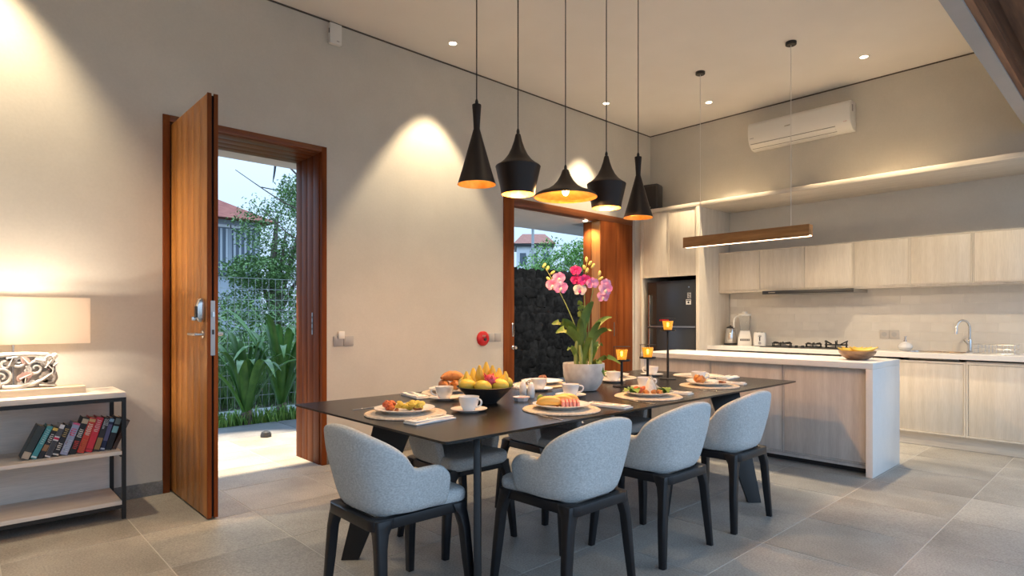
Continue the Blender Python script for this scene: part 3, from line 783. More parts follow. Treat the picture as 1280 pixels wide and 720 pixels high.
# linear lamp over the island
lp = thing('linear_pendant', 'brown wooden bar lamp on two thin cables over the kitchen island', 'pendant lamp', (5.67, 2.757, 1.992))
MB().loft([[(x, -.637, z) for x, z in ((-.045, .012), (.045, .012), (.045, .108), (-.045, .108))], [(x, .637, z) for x, z in ((-.045, .012), (.045, .012), (.045, .108), (-.045, .108))]]).build('bar', 'bamboo', lp, bevel=.003)
box(-.045, -.038, -.637, .637, 0, .012).build('lip', 'bamboo', lp); box(.038, .045, -.637, .637, 0, .012).build('lip', 'bamboo', lp)
box(-.036, .036, -.63, .63, .003, .0118).build('led_strip', 'led', lp)
for y in (-.46, .46):
    MB().tube([(0, y, .108), (0, y, ZC - 1.992 - .02)], .0034, 6).build('cable', 'white_plastic', lp)
    MB().lathe([(.048, ZC - 1.993), (.048, ZC - 2.018), (.043, ZC - 2.022), (0, ZC - 2.022)], (0, y, 0), 20).build('canopy', 'black_metal', lp)
d = bpy.data.lights.new('lamp_light', 'AREA'); d.shape = 'RECTANGLE'; d.size = .06; d.size_y = 1.2; d.energy = 24; d.color = (1, .80, .56)
o = bpy.data.objects.new('lamp_light', d); COL.objects.link(o); o.parent = lp; o.location = (0, 0, -.004)
# ------------------------------------------------------------------ kitchen
CF, WF, KF = 6.962, 6.94, 7.02      # cabinet fronts, worktop edge, plinth
tl = thing('tall_cabinet', 'tall pale oak cabinet built around the black fridge', 'cabinet', (6.75, 4.34, 0))
def lb(x0, x1, y0, y1, z0, z1): return box(x0 - 6.75, x1 - 6.75, y0 - 4.34, y1 - 4.34, z0, z1)
lb(6.75, 7.515, 3.842, 3.888, 0, 2.64).build('side_panel', 'oak', tl, bevel=.001)
lb(6.75, 7.515, 4.682, 4.718, 0, 2.64).build('side_panel', 'oak', tl, bevel=.001)
lb(6.80, 7.515, 4.718, 4.836, 0, 2.64).build('filler', 'quartz', tl)
lb(6.75, 7.16, 3.842, 4.836, 2.64, 2.692).build('top_panel', 'oak_h', tl, bevel=.001)
lb(6.775, 7.515, 3.888, 4.682, 1.80, 2.64).build('carcass', 'gap', tl)
for y0, y1 in ((3.892, 4.284), (4.288, 4.678)):
    dd = lb(6.757, 6.775, y0 + .012, y1 - .012, 1.800, 2.622).build('door', 'oak', tl, bevel=.002)
    for a in ((y0, y0 + .010, 1.788, 2.634), (y1 - .010, y1, 1.788, 2.634), (y0 + .01, y1 - .01, 1.788, 1.798), (y0 + .01, y1 - .01, 2.624, 2.634)):
        lb(6.753, 6.775, a[0], a[1], a[2], a[3]).build('edge_strip', 'oak', dd)
lb(7.45, 7.515, 3.89, 4.68, 0, 1.8).build('back_panel', 'gap', tl)

fr = thing('fridge', 'black two-door fridge with energy stickers in the tall cabinet niche', 'fridge', (6.80, 4.27, 0))
box(.05, .62, -.345, .365, .03, 1.735).build('body', 'dark_plastic', fr, bevel=.006)
for z0, z1 in ((.06, 1.135), (1.15, 1.735)):
    dd = box(0, .05, -.345, .365, z0, z1).build('door', 'fridge', fr, bevel=.006)
    box(-.004, .0, .22, .35, z0 + .02, z1 - .02).build('bevelled_edge', 'fridge_edge', dd)
    hz0, hz1 = (1.135, 1.56) if z0 > 1 else (.62, 1.12)
    MB().loft([[(-.006 - t_, y, z) for y, t_ in ((.30, 0), (.30, .035), (.325, .035), (.325, 0))] for z, in ((hz0,), (hz1,))]).build('handle', 'chrome', dd, bevel=.008)
box(-.010, .0, -.345, .365, 1.133, 1.152).build('seam_trim', 'steel_dark', fr)
pn = box(-.008, 0, -.06, .21, 1.165, 1.215).build('display_panel', 'dark_plastic', fr)
box(-.010, -.008, .03, .17, 1.215, 1.236).build('red_sticker', 'red_plastic', fr)
st1 = box(-.003, 0, -.285, -.235, 1.505, 1.575).build('sticker', 'grey_plastic', fr)
for k in range(4):
    box(-.0045, -.003, -.28 + .012 * (k % 2), -.262 + .012 * (k % 2) + .008, 1.512 + k * .015, 1.520 + k * .015).build('print', 'dark_plastic', st1)
st2 = box(-.003, 0, -.285, -.215, 1.425, 1.490).build('sticker', 'white_plastic', fr)
MB().lathe([(0, 0), (.014, 0), (.014, .0015)], seg=12).build('print', 'dark_plastic', st2, loc=(-.003, -.25, 1.452), rot=(0, R(-90), 0))
box(-.0045, -.003, -.278, -.222, 1.472, 1.482).build('print', 'dark_plastic', st2)
box(-.003, 0, -.262, -.250, 1.64, 1.655).build('badge', 'chrome', fr)

spk = thing('loudspeaker', 'black loudspeaker standing on top of the tall cabinet', 'speaker', (6.95, 4.66, 2.692), R(12))
MB().loft([[(x, y, z) for x, y in rrect(.10 * k, .115 * k, .02, 4)] for z, k in ((0, .93), (.02, 1), (.34, 1), (.36, .93))]).build('cabinet', 'dark_plastic', spk)
gl = box(-.106, -.099, -.095, .095, .03, .33).build('grille', 'black_metal', spk, bevel=.003)
box(-.109, -.106, -.02, .02, .045, .055).build('badge', 'steel_dark', gl)

tag(box(6.75, 7.54, -.25, 3.842, 2.64, 2.69).build('display_shelf', 'oak_h', bevel=.002), 'long pale oak shelf high on the kitchen wall beside the tall cabinet', 'shelf')

ub = [3.84 - .5265 * k for k in range(9)]
for k in range(8):
    y1, y0 = ub[k], ub[k + 1]
    lab = ['closest to the tall cabinet', 'over the left of the range hood', 'over the right of the range hood', 'just past the range hood', 'over the pair of wall sockets', 'over the kitchen tap', 'over the wire dish rack', 'past the wire dish rack'][k]
    t = thing('wall_cabinet', 'pale oak wall cabinet ' + lab, 'cabinet', (7.22, (y0 + y1) / 2, 1.575), 0, 'row of oak wall cabinets')
    h = (y1 - y0) / 2
    box(.022, .32, -h + .0005, h - .0005, 0, .515).build('carcass', 'oak', t)
    dd = box(.004, .022, -h + .014, h - .014, .032, .503).build('door', 'oak', t, bevel=.0015)
    for a in ((-h + .0015, -h + .012, .021, .513), (h - .012, h - .0015, .021, .513), (-h + .012, h - .012, .021, .030), (-h + .012, h - .012, .505, .513)):
        box(0, .022, *a).build('edge_strip', 'oak', dd)

hd = thing('range_hood', 'slim black slide-out range hood under the wall cabinets', 'range hood', (7.07, 2.70, 1.535))
box(0, .45, -.495, .495, .004, .038).build('body', 'steel_dark', hd, bevel=.002)
box(-.012, 0, -.495, .495, 0, .040).build('front_bar', 'dark_plastic', hd, bevel=.002)
box(-.0135, -.012, .34, .42, .016, .024).build('badge', 'chrome', hd)
bs_ = struct(box(7.535, 7.54, -.3, 3.842, .905, 1.60).build('wall_backsplash', 'tile_grout'))
tw, th_ = .186, .0985
tm = box(-.0018, 0, -tw / 2 + .0012, tw / 2 - .0012, -th_ / 2 + .0012, th_ / 2 - .0012).mesh('tile', 'tile', bevel=.0006, bseg=1)
for r_ in range(7):
    for c_ in range(23):
        y = 3.842 - tw / 2 - c_ * tw - (r_ % 2) * tw / 2
        if y > -.3: inst(tm, 'tile', bs_, (7.535, y, .912 + th_ / 2 + r_ * th_))

bb = [3.842 - .657 * k for k in range(7)]
for k in range(6):
    y1, y0 = bb[k], bb[k + 1]
    lab = ['beside the tall cabinet', 'under the left gas burner', 'under the right gas burner', 'behind the end of the island', 'under the kitchen tap', 'under the wire dish rack'][k]
    t = thing('base_cabinet', 'pale oak base cabinet ' + lab, 'cabinet', (CF, (y0 + y1) / 2, 0), 0, 'row of oak base cabinets')
    h = (y1 - y0) / 2
    box(.02, .57, -h + .0005, h - .0005, .115, .735 if k == 3 else .845).build('carcass', 'oak', t)
    dd = box(.006, .02, -h + .018, h - .018, .146, .815).build('door', 'oak', t, bevel=.0015)
    for a in ((-h + .0015, -h + .016, .130, .835), (h - .016, h - .0015, .130, .835), (-h + .016, h - .016, .130, .144), (-h + .016, h - .016, .817, .835)):
        box(0, .02, *a).build('edge_strip', 'oak', dd)
tag(box(KF, KF + .02, -.1, 3.842, 0, .115).build('plinth', 'oak_h'), 'greyed oak plinth running below the kitchen base cabinets', 'plinth')
wt = MB()
SY0, SY1, SX0, SX1 = 1.26, 1.72, 7.06, 7.40
wt.box(WF, SX0, -.15, 3.842, .862, .91); wt.box(SX1, 7.535, -.15, 3.842, .862, .91)
wt.box(SX0, SX1, -.15, SY0, .862, .91); wt.box(SX0, SX1, SY1, 3.842, .862, .91)
tag(wt.build('kitchen_worktop', 'quartz'), 'long white quartz worktop along the tiled kitchen wall', 'worktop')
sk = thing('kitchen_sink', 'steel sink basin set into the white kitchen worktop', 'sink', ((SX0 + SX1) / 2, (SY0 + SY1) / 2, .91))
hx, hy = (SX1 - SX0) / 2, (SY1 - SY0) / 2
rm = MB(); rm.box(-hx - .015, hx + .015, -hy - .015, -hy, 0, .004); rm.box(-hx - .015, hx + .015, hy, hy + .015, 0, .004); rm.box(-hx - .015, -hx, -hy, hy, 0, .004); rm.box(hx, hx + .015, -hy, hy, 0, .004)
rm.build('rim', 'chrome', sk)
MB().loft([[(x, y, z) for x, y in rrect(hx * k, hy * k, .03, 4)] for z, k in ((.003, .99), (-.16, .94))], False, True).build('basin', 'chrome', sk)
fa = thing('kitchen_tap', 'chrome swan-neck tap behind the sink', 'tap', (7.42, 1.262, .91))
MB().lathe([(.026, 0), (.026, .012), (.02, .018), (.021, .12), (.017, .13)], seg=18).build('body', 'chrome', fa)
pts = [(0, 0, .12), (0, 0, .24)] + [(-.072 * (1 - math.cos(a)) * .8, .072 * (1 - math.cos(a)) * .6, .24 + .08 * math.sin(a)) for a in [R(15 * k) for k in range(1, 12)]] + [(-.118, .088, .20)]
MB().tube(pts, .0115, 12).build('spout', 'chrome', fa)
MB().tube([(-.118, .088, .212), (-.120, .090, .185)], .015, 12).build('aerator', 'chrome', fa)
MB().tube([(-.015, .01, .085), (-.045, .035, .13)], [.013, .016], 10).build('lever', 'chrome', fa)
rk = thing('dish_rack', 'wire dish drying rack beside the kitchen tap', 'dish rack', (7.32, 1.04, .91))
m = MB()
for z in (.004, .045, .088): m.tube([(x, y, z) for x, y in rrect(.10, .165, .02, 3)] + [(.10, .145, z)], .0028, 6)
m.build('rail', 'chrome', rk)
wm = MB().tube([(0, 0, .004), (0, 0, .088)], .0018, 5).mesh('wire', 'chrome')
for k in range(12):
    for x in (-.10, .10): inst(wm, 'wire', rk, (x, -.15 + k * .0273, 0))
sd = thing('soap_dispenser', 'round cream soap dispenser with a chrome pump by the sink', 'soap dispenser', (7.36, 1.70 + .10, .91))
MB().lathe([(.03, 0), (.05, .008), (.068, .035), (.066, .055), (.045, .08), (.02, .09), (.016, .094)], seg=26).build('bottle', 'porcelain', sd)
pm = MB().lathe([(.016, .092), (.016, .112), (.008, .114), (.008, .14), (.014, .142), (.014, .152), (0, .154)], seg=14).build('pump', 'chrome', sd)
MB().tube([(0, 0, .147), (-.03, .0, .147), (-.04, 0, .142)], .005, 8).build('nozzle', 'chrome', pm)
for k, y in enumerate((2.04, 1.945)):
    s = thing('wall_socket', 'square beige wall socket of the pair on the kitchen tiles', 'socket', (7.531, y, 1.075), 0, 'pair of wall sockets')
    box(-.008, .0, -.046, .046, -.046, .046).build('plate', 'beige_plastic', s, bevel=.003)
    r_ = MB().lathe([(.0, -.004), (.02, -.004), (.022, 0), (.026, 0), (.026, .002)], seg=20).build('socket_ring', 'grey_plastic', s, loc=(-.008, 0, 0), rot=(0, R(-90), 0))
    for dy in (-.009, .009): MB().lathe([(0, .0005), (.0035, .0005)], (0, dy, -.003), 8, False, False).build('pin_hole', 'dark_plastic', r_)
# appliances on the worktop
kt = thing('electric_kettle', 'steel electric kettle with a black base next to the blender', 'kettle', (7.30, 3.715, .91))
MB().lathe([(.075, 0), (.08, .006), (.078, .022), (.07, .024)], seg=24).build('base', 'dark_plastic', kt)
MB().lathe([(.072, .024), (.076, .03), (.070, .11), (.058, .195), (.052, .215)], seg=24).build('jug', 'chrome', kt)
MB().lathe([(.054, .213), (.054, .224), (.03, .236), (.012, .238), (.012, .25), (0, .252)], seg=20).build('lid', 'dark_plastic', kt)
MB().tube(bez((.045, .03, .20), (.10, .07, .21), (.105, .07, .08), (.05, .03, .05), 10), .011, 8).build('handle', 'dark_plastic', kt)
MB().tube([(-.05, -.02, .17), (-.075, -.04, .205)], [.02, .012], 8).build('spout', 'chrome', kt)
bl = thing('blender', 'white blender with a clear jug between the kettle and the toaster', 'blender', (7.30, 3.525, .91), R(25))
MB().loft([[(x, y, z) for x, y in rrect(.095 * k, .085 * k, .02, 4)] for z, k in ((0, 1), (.02, 1), (.10, .92), (.17, .72), (.185, .62))]).build('base', 'white_plastic', bl)
bn = box(-.094, -.088, -.055, .055, .06, .085).build('control_strip', 'dark_plastic', bl)
for k in range(5): box(-.099, -.094, -.048 + k * .02, -.034 + k * .02, .065, .08).build('button', 'grey_plastic', bn)
MB().lathe([(.052, .186), (.056, .20), (.066, .30), (.076, .375)], seg=24, cap0=True, cap1=False).build('jug', 'glass', bl)
MB().lathe([(.078, .375), (.078, .392), (.05, .40), (.03, .402), (.03, .425), (0, .428)], seg=24).build('lid', 'white_plastic', bl)
MB().tube(bez((0, .07, .37), (0, .14, .37), (0, .135, .30), (0, .128, .22), 10), .009, 8).build('handle', 'white_plastic', bl)
tr = thing('toaster', 'white toaster standing between the blender and the gas hob', 'toaster', (7.28, 3.325, .91), R(24))
MB().loft([[(x, y, z) for x, y in rrect(.125 * k, .072 * k, .03, 5)] for z, k in ((.006, .97), (.03, 1), (.14, .97), (.165, .90), (.17, .80))]).build('body', 'white_plastic', tr)
for y in (-.025, .025): box(-.08, .08, y - .009, y + .009, .1695, .1715).build('slot', 'dark_plastic', tr)
box(-.127, -.1235, -.006, .006, .065, .135).build('lever_slot', 'dark_plastic', tr)
box(-.142, -.125, -.018, .018, .118, .132).build('lever', 'grey_plastic', tr, bevel=.003)
MB().lathe([(.017, 0), (.017, .012), (.014, .015), (0, .015)], seg=14).build('dial', 'grey_plastic', tr, loc=(-.124, 0, .04), rot=(0, R(-90), 0))
box(-.11, .11, -.06, .06, 0, .008).build('feet', 'dark_plastic', tr)

hb = thing('gas_hob', 'black glass gas hob with three cast iron burners', 'hob', (7.22, 2.74, .91))
box(-.22, .22, -.46, .46, 0, .008).build('glass_plate', 'dark_plastic', hb, bevel=.003)
def burner(y, x, r, tall):
    b_ = MB().lathe([(r * .62, .008), (r * .62, .02), (r * .45, .026), (r * .40, .034), (0, .036)], (x, y, 0), 20).build('burner', 'steel_dark', hb)
    g = MB()
    g.tube([(x + r * math.cos(R(30 * k)), y + r * math.sin(R(30 * k)), .012) for k in range(13)], .006, 6)
    g.tube([(x + r * math.cos(R(30 * k)), y + r * math.sin(R(30 * k)), .045) for k in range(13)], .005, 6)
    for k in range(6):
        a = R(60 * k + 15); c, s = math.cos(a), math.sin(a)
        g.tube([(x + r * c, y + r * s, .008), (x + r * c, y + r * s, .045 + tall * .6), (x + r * c * (1.1 if tall else .85), y + r * s * (1.1 if tall else .85), .058 + tall), (x + r * c * .45, y + r * s * .45, .052)], .006, 6)
    g.build('pan_support', 'black_metal', b_)
burner(.29, 0, .11, 0); burner(-.05, .05, .085, 0); burner(-.31, 0, .115, .03)
for k in range(3): MB().lathe([(.018, .008), (.017, .03), (.012, .033), (0, .033)], (-.185, .12 - k * .07, 0), 12).build('knob', 'black_metal', hb)

# ------------------------------------------------------------------ island
isl = thing('kitchen_island', 'white quartz waterfall island with limed grey oak doors', 'kitchen island', (5.60, 2.58, 0))
def ib(x0, x1, y0, y1, z0, z1): return box(x0 - 5.60, x1 - 5.60, y0 - 2.58, y1 - 2.58, z0, z1)
ib(5.25, 5.97, 1.502, 3.665, .852, .90).build('countertop', 'quartz', isl, bevel=.002)
ib(5.25, 5.97, 1.502, 1.552, 0, .8515).build('end_panel', 'quartz', isl, bevel=.002)
ib(5.25, 5.97, 3.615, 3.665, 0, .8515).build('end_panel', 'quartz', isl, bevel=.002)
ib(5.352, 5.95, 1.553, 3.614, .06, .851).build('carcass', 'oak_grey', isl)
ib(5.40, 5.92, 1.553, 3.614, 0, .06).build('plinth', 'dark_plastic', isl)
ys = [1.556, 2.232, 2.925, 3.612]
for a, b in zip(ys, ys[1:]):
    dd = ib(5.333, 5.352, a + .014, b - .014, .092, .835).build('door', 'oak_grey', isl, bevel=.0015)
    for q in ((a + .003, a + .012, .078, .848), (b - .012, b - .003, .078, .848), (a + .012, b - .012, .078, .09), (a + .012, b - .012, .837, .848)):
        ib(5.329, 5.352, *q).build('edge_strip', 'oak_grey', dd)
ib(5.337, 5.352, 1.556, 3.612, .048, .074).build('bottom_rail', 'oak_grey', isl)

ac = thing('air_conditioner', 'white split air conditioner high on the wall above the shelf', 'air conditioner', (XU, 2.775, 3.275))
prf = [(0, .0), (-.05, 0), (-.10, .012), (-.155, .055), (-.185, .11), (-.195, .18), (-.190, .275), (-.17, .305), (-.13, .315), (0, .315)]
MB().loft([[(x, y, z) for x, z in prf] for y in (-.56, .56)]).build('casing', 'white_plastic', ac, bevel=.006)
MB().loft([[(x - .004 * (1 if x else 0), y, z) for x, z in ((-.112, .0185), (-.157, .0545), (-.152, .0595), (-.107, .0235))] for y in (-.40, .535)]).build('louver', 'white_plastic', ac, bevel=.001)
for z, x in ((.0145, -.1055), (.0605, -.1600)):
    box(x - .002, x + .002, -.405, .54, z - .0015, z + .0015).build('louver_gap', 'gap', ac)
box(-.1985, -.1955, .06, .125, .175, .186).build('badge', 'chrome', ac)
box(-.130, -.100, -.5635, -.5595, .20, .27).build('side_vent', 'grey_plastic', ac)
for k in range(3): box(-.1825, -.180, -.50 - .012 * k, -.495 - .012 * k, .085, .09).build('status_light', 'red_plastic', ac)
box(-.192, -.189, .49, .535, .118, .124).build('print', 'grey_plastic', ac)

fb = thing('wooden_fruit_bowl', 'round wooden bowl of bananas on the end of the island', 'bowl', (5.60, 1.72, .90))
MB().lathe([(.055, 0), (.075, .003), (.115, .03), (.138, .062), (.143, .078), (.137, .078), (.130, .062), (.106, .034), (.07, .012), (0, .010)], seg=32, cap1=False).build('bowl', 'bowl_wood', fb)
def banana(m_, c, az, tilt, L=.15, r=.018, bend=.05):
    d = Vector((math.cos(az), math.sin(az), 0)); pts = []
    for i in range(9):
        t = i / 8 - .5
        pts.append(Vector(c) + d * (t * L) + Vector((0, 0, bend * (4 * t * t) + tilt * t)))
    m_.tube(pts, [r * .25, r * .55, r * .9, r, r * 1.03, r, r * .88, r * .5, r * .3], 7)
    return m_
bun = thing('banana_bunch', 'small spotted yellow bananas lying in the wooden bowl on the island', 'bananas', (5.60, 1.72, .955))
for k, (dx, dy, az) in enumerate(((-.03, .05, 2.3), (0, .02, 2.2), (.02, -.02, 2.4), (-.02, -.05, 2.1), (.04, .05, 2.5), (.05, -.05, 2.2))):
    banana(MB(), (dx, dy, .018 + .004 * (k % 3)), az, 0, .19, .017, .028).build('banana', 'banana', bun)
# ------------------------------------------------------------------ wall fittings
sn = thing('wall_sensor', 'small white sensor box on the wall just under the ceiling', 'sensor', (2.408, YA, 3.605))
box(-.055, .055, -.045, 0, 0, .175).build('housing', 'white_plastic', sn, bevel=.006)
box(-.0565, -.0545, -.035, -.022, .085, .125).build('side_slot', 'dark_plastic', sn)
box(.005, .03, -.0462, -.0449, .022, .030).build('badge', 'grey_plastic', sn)
for k, (x, m_) in enumerate(((2.449, 'a'), (2.545, 'b'))):
    s = thing('light_switch', ['grey wall switch with a white key card tag beside the front door', 'plain grey wall switch beside the key card switch'][k], 'switch', (x, YA, 1.052))
    box(-.046, .046, -.010, 0, -.044, .044).build('plate', 'grey_plastic', s, bevel=.002)
    box(-.036, .036, -.013, -.010, -.034, .034).build('rocker', 'grey_plastic', s, bevel=.001)
    if k == 0:
        box(-.008, .05, -.026, -.013, .02, .085).build('key_card_tag', 'white_plastic', s, bevel=.002)
al = thing('fire_alarm', 'round red fire alarm button on the wall beside grey switches', 'alarm', (4.085, YA, 1.038), 0)
MB().lathe([(.078, 0), (.078, .02), (.065, .034), (.035, .040), (.03, .038), (.028, .032), (0, .032)], seg=30).build('housing', 'red_plastic', al, rot=(R(90), 0, 0))
MB().lathe([(.016, 0), (.016, .012), (.010, .014), (0, .012)], seg=16).build('button', 'dark_plastic', al, loc=(.010, -.030, -.008), rot=(R(90), 0, 0))
for k in range(3): box(-.028 + k * .014, -.018 + k * .014, -.0415, -.036, .022, .036).build('print', 'carve_pink', al)
for k, x in enumerate((4.205, 4.298)):
    s = thing('light_switch', 'square grey wall switch between the red alarm and the wide side door', 'switch', (x, YA, 1.045), 0, 'pair of grey switches by the red alarm')
    box(-.045, .045, -.010, 0, -.045, .045).build('plate', 'grey_plastic', s, bevel=.002)
    box(-.035, .035, -.013, -.010, -.035, .035).build('rocker', 'grey_plastic', s, bevel=.001)

# ------------------------------------------------------------------ console shelf, lamp and books
CX0, CX1, CY0, CY1, CZ = -.62, .795, 4.385, 4.80, .79
cs = thing('console_shelf', 'console table with pale wooden shelves in a black metal frame', 'console', ((CX0 + CX1) / 2, (CY0 + CY1) / 2, 0))
ox, oy = (CX0 + CX1) / 2, (CY0 + CY1) / 2
def cb(x0, x1, y0, y1, z0, z1): return box(x0 - ox, x1 - ox, y0 - oy, y1 - oy, z0, z1)
cb(CX0, CX1, CY0, CY1, CZ - .032, CZ).build('top', 'oak_x', cs, bevel=.002)
b_ = .022
for x in (CX0, CX1 - b_):
    for y in (CY0 + .002, CY1 - b_): cb(x, x + b_, y, y + b_, 0, CZ - .0325).build('post', 'black_metal', cs)
for z in (CZ - .056, .068):
    for y in (CY0 + .002, CY1 - b_): cb(CX0 + b_, CX1 - b_, y, y + b_, z, z + .023).build('rail', 'black_metal', cs)
    for x in (CX0, CX1 - b_): cb(x, x + b_, CY0 + .024, CY1 - b_, z, z + .023).build('rail', 'black_metal', cs)
cb(CX0 + .023, CX1 - .023, CY0, CY1 - .024, .402, .425).build('shelf', 'oak_x', cs, bevel=.001)
cb(CX0 + .023, CX1 - .023, CY0, CY1 - .024, .0915, .116).build('shelf', 'oak_x', cs, bevel=.001)
cb(CX0 + .023, CX1 - .023, CY1 - .012, CY1 - .002, .095, CZ - .034).build('back_panel', 'oak_x', cs)
cb(CX1 - .03, CX1 - .022, CY0 + .01, CY0 + .06, .388, .402).build('bracket', 'black_metal', cs)

# books: thickness, height, lean (degrees), colour, spine bands (z0, z1 as fractions, colour), label
bk = [(.040, .200, 24, (.035, .045, .045), [(.02, .22, (.45, .38, .30))], 'dark slate paperback with a pale patch at the foot of its spine'),
      (.030, .198, 24, (.06, .28, .31), [(.45, .92, (.35, .58, .60)), (.03, .08, (.6, .7, .7))], 'teal paperback with pale lettering on its spine'),
      (.028, .188, 24, (.02, .018, .02), [(.50, .80, (.55, .52, .48)), (.88, .97, (.65, .45, .10)), (.22, .42, (.30, .16, .08))], 'black paperback with gold tip and white lettering'),
      (.030, .196, 23, (.66, .65, .68), [(.04, .50, (.06, .06, .07)), (.54, .60, (.5, .02, .08)), (.64, .88, (.08, .08, .09))], 'white paperback with black lettering on its spine'),
      (.034, .188, 21, (.018, .016, .018), [(.20, .44, (.60, .58, .55)), (.62, .92, (.42, .30, .12)), (.03, .08, (.5, .5, .5))], 'black paperback with ochre and white lettering'),
      (.040, .195, 20, (.30, .33, .48), [(.60, .86, (.62, .06, .14)), (.10, .50, (.45, .52, .60)), (.94, 1.0, (.6, .10, .22))], 'lilac paperback with crimson lettering and a crimson edge'),
      (.036, .222, 19, (.015, .014, .014), [(.14, .38, (.50, .05, .04)), (.46, .70, (.62, .60, .58)), (.84, .97, (.45, .36, .25))], 'black paperback with red and white lettering, taller than its lilac neighbour'),
      (.038, .218, 18, (.52, .05, .03), [(.50, .84, (.72, .60, .52)), (.88, .96, (.60, .35, .15)), (.05, .40, (.50, .12, .03))], 'red-orange paperback with cream lettering'),
      (.038, .215, 17, (.60, .03, .05), [(.58, .94, (.74, .45, .42)), (.05, .10, (.35, .02, .03))], 'bright red paperback with pink lettering'),
      (.032, .208, 17, (.035, .028, .03), [(.05, .40, (.34, .19, .07))], 'dark paperback with white lettering over a golden-brown foot'),
      (.026, .204, 16, (.018, .020, .060), [(.88, .97, (.25, .42, .55)), (.30, .80, (.11, .10, .20)), (.03, .08, (.5, .5, .55))], 'navy paperback with a round pale blue badge at its head'),
      (.034, .205, 17, (.016, .014, .016), [(.52, .72, (.22, .46, .50)), (.78, .96, (.14, .18, .18))], 'black paperback with a turquoise band'),
      (.022, .190, 24, (.075, .040, .028), [(.60, .95, (.12, .10, .09))], 'dark brown paperback leaning on the console post')]
pages = plain('book_pages', (0.62, 0.53, 0.40), .8)
x = .286
txt_mat = plain('spine_print_white', (.70, .69, .68), .6)
for i, (t_, h_, ln, col, bands, lab) in enumerate(bk):
    a = R(ln)
    t = thing('paperback_book', lab, 'book', (x, CY0 + .085, .4252 + t_ * math.sin(a) * 1.0), 0, 'paperbacks on the console shelf')
    t.rotation_euler = (0, a, 0)
    dp = .115
    cm = plain('book_cover', col, .4)
    m = MB(); m.box(0, t_, -.004, 0, 0, h_); m.box(0, .0012, -.004, dp, 0, h_); m.box(t_ - .0012, t_, -.004, dp, 0, h_)
    m.build('cover', cm, t)
    box(.0013, t_ - .0013, .001, dp - .004, .003, h_ - .003).build('pages', pages, t)
    for z0, z1, bc in bands:
        lit = bc[0] > .4 or bc[2] > .5
        if (z1 - z0) > .2 and lit:      # lettering: a row of small glyph-like bars
            n = max(3, int((z1 - z0) * h_ / .0105)); m = MB()
            for k in range(n):
                zz = h_ * (z0 + (z1 - z0) * k / n)
                wd = random.choice((.55, .68, .62)); m.box(t_ * (.5 - wd / 2), t_ * (.5 + wd / 2), -.0048, -.004, zz, zz + .0046)
                if random.random() < .6: m.box(t_ * (.5 - wd / 2), t_ * (.5 - wd / 2 + .16), -.0048, -.004, zz, zz + .0085)
            m.build('spine_lettering', plain('spine_print', bc, .5), t)
        else:
            box(t_ * .06, t_ * .94, -.0046, -.004, h_ * z0, h_ * z1).build('spine_band', plain('spine_band', bc, .5), t)
    if i == 9:
        for row, (s_, sz) in enumerate((('CLIVE', .016), ('CUSSLER', .016))):
            cu = bpy.data.curves.new('spine_lettering', 'FONT'); cu.body = s_; cu.size = sz; cu.extrude = .0003
            o = bpy.data.objects.new('spine_lettering', cu); COL.objects.link(o)
            dg = bpy.context.evaluated_depsgraph_get(); me = bpy.data.meshes.new_from_object(o.evaluated_get(dg))
            bpy.data.objects.remove(o)
            me.materials.clear(); me.materials.append(txt_mat)
            inst(me, 'spine_lettering', t, (t_ * (.60 - row * .42), -.0046, h_ * .96), (R(90), R(90), 0))
    x += t_ / math.cos(a) + .0012

# lamp
LX, LY = .262, 4.60
lm = thing('table_lamp', 'table lamp with wide cream shade and carved scroll panel base', 'lamp', (LX, LY, CZ))
box(-.37, .345, -.075, .075, 0, .042).build('plinth', 'lamp_wood', lm, bevel=.003)
sh = plain('linen_lampshade', (0.80, 0.74, 0.67), .9)
bsdf = sh.node_tree.nodes['Principled BSDF']
nt = sh.node_tree
tl_ = nt.nodes.new('ShaderNodeBsdfTranslucent'); tl_.inputs['Color'].default_value = (.90, .82, .74, 1)
mx = nt.nodes.new('ShaderNodeMixShader'); mx.inputs[0].default_value = .55
outn = [n for n in nt.nodes if n.type == 'OUTPUT_MATERIAL'][0]
nt.links.new(bsdf.outputs[0], mx.inputs[1]); nt.links.new(tl_.outputs[0], mx.inputs[2]); nt.links.new(mx.outputs[0], outn.inputs[0])
z0, z1, sx_, sy_ = 1.098 - CZ, 1.375 - CZ, .362, .115
m = MB()
for a in ((-sx_, sx_, -sy_, -sy_ + .002), (-sx_, sx_, sy_ - .002, sy_), (-sx_, -sx_ + .002, -sy_ + .002, sy_ - .002), (sx_ - .002, sx_, -sy_ + .002, sy_ - .002)):
    m.box(*a, z0, z1)
m.build('lamp_shade', sh, lm)
for z in (z0 + .02, z1 - .02):
    MB().tube([(-sx_ + .003, 0, z), (sx_ - .003, 0, z)], .002, 6).build('shade_support', 'chrome', lm)
MB().tube([(0, 0, .04), (0, 0, z0 + .16)], .006, 8).build('stem', 'chrome', lm)
MB().ball((0, 0, z0 + .165), (.03, .03, .04), 14, 9).build('bulb', 'bulb', lm)
lamp('POINT', (0, -.05, z0 + .225), 10, (1.0, .83, .64), .03, parent=lm)
lamp('POINT', (0, -.05, z0 + .10), 11, (1.0, .83, .64), .03, parent=lm)
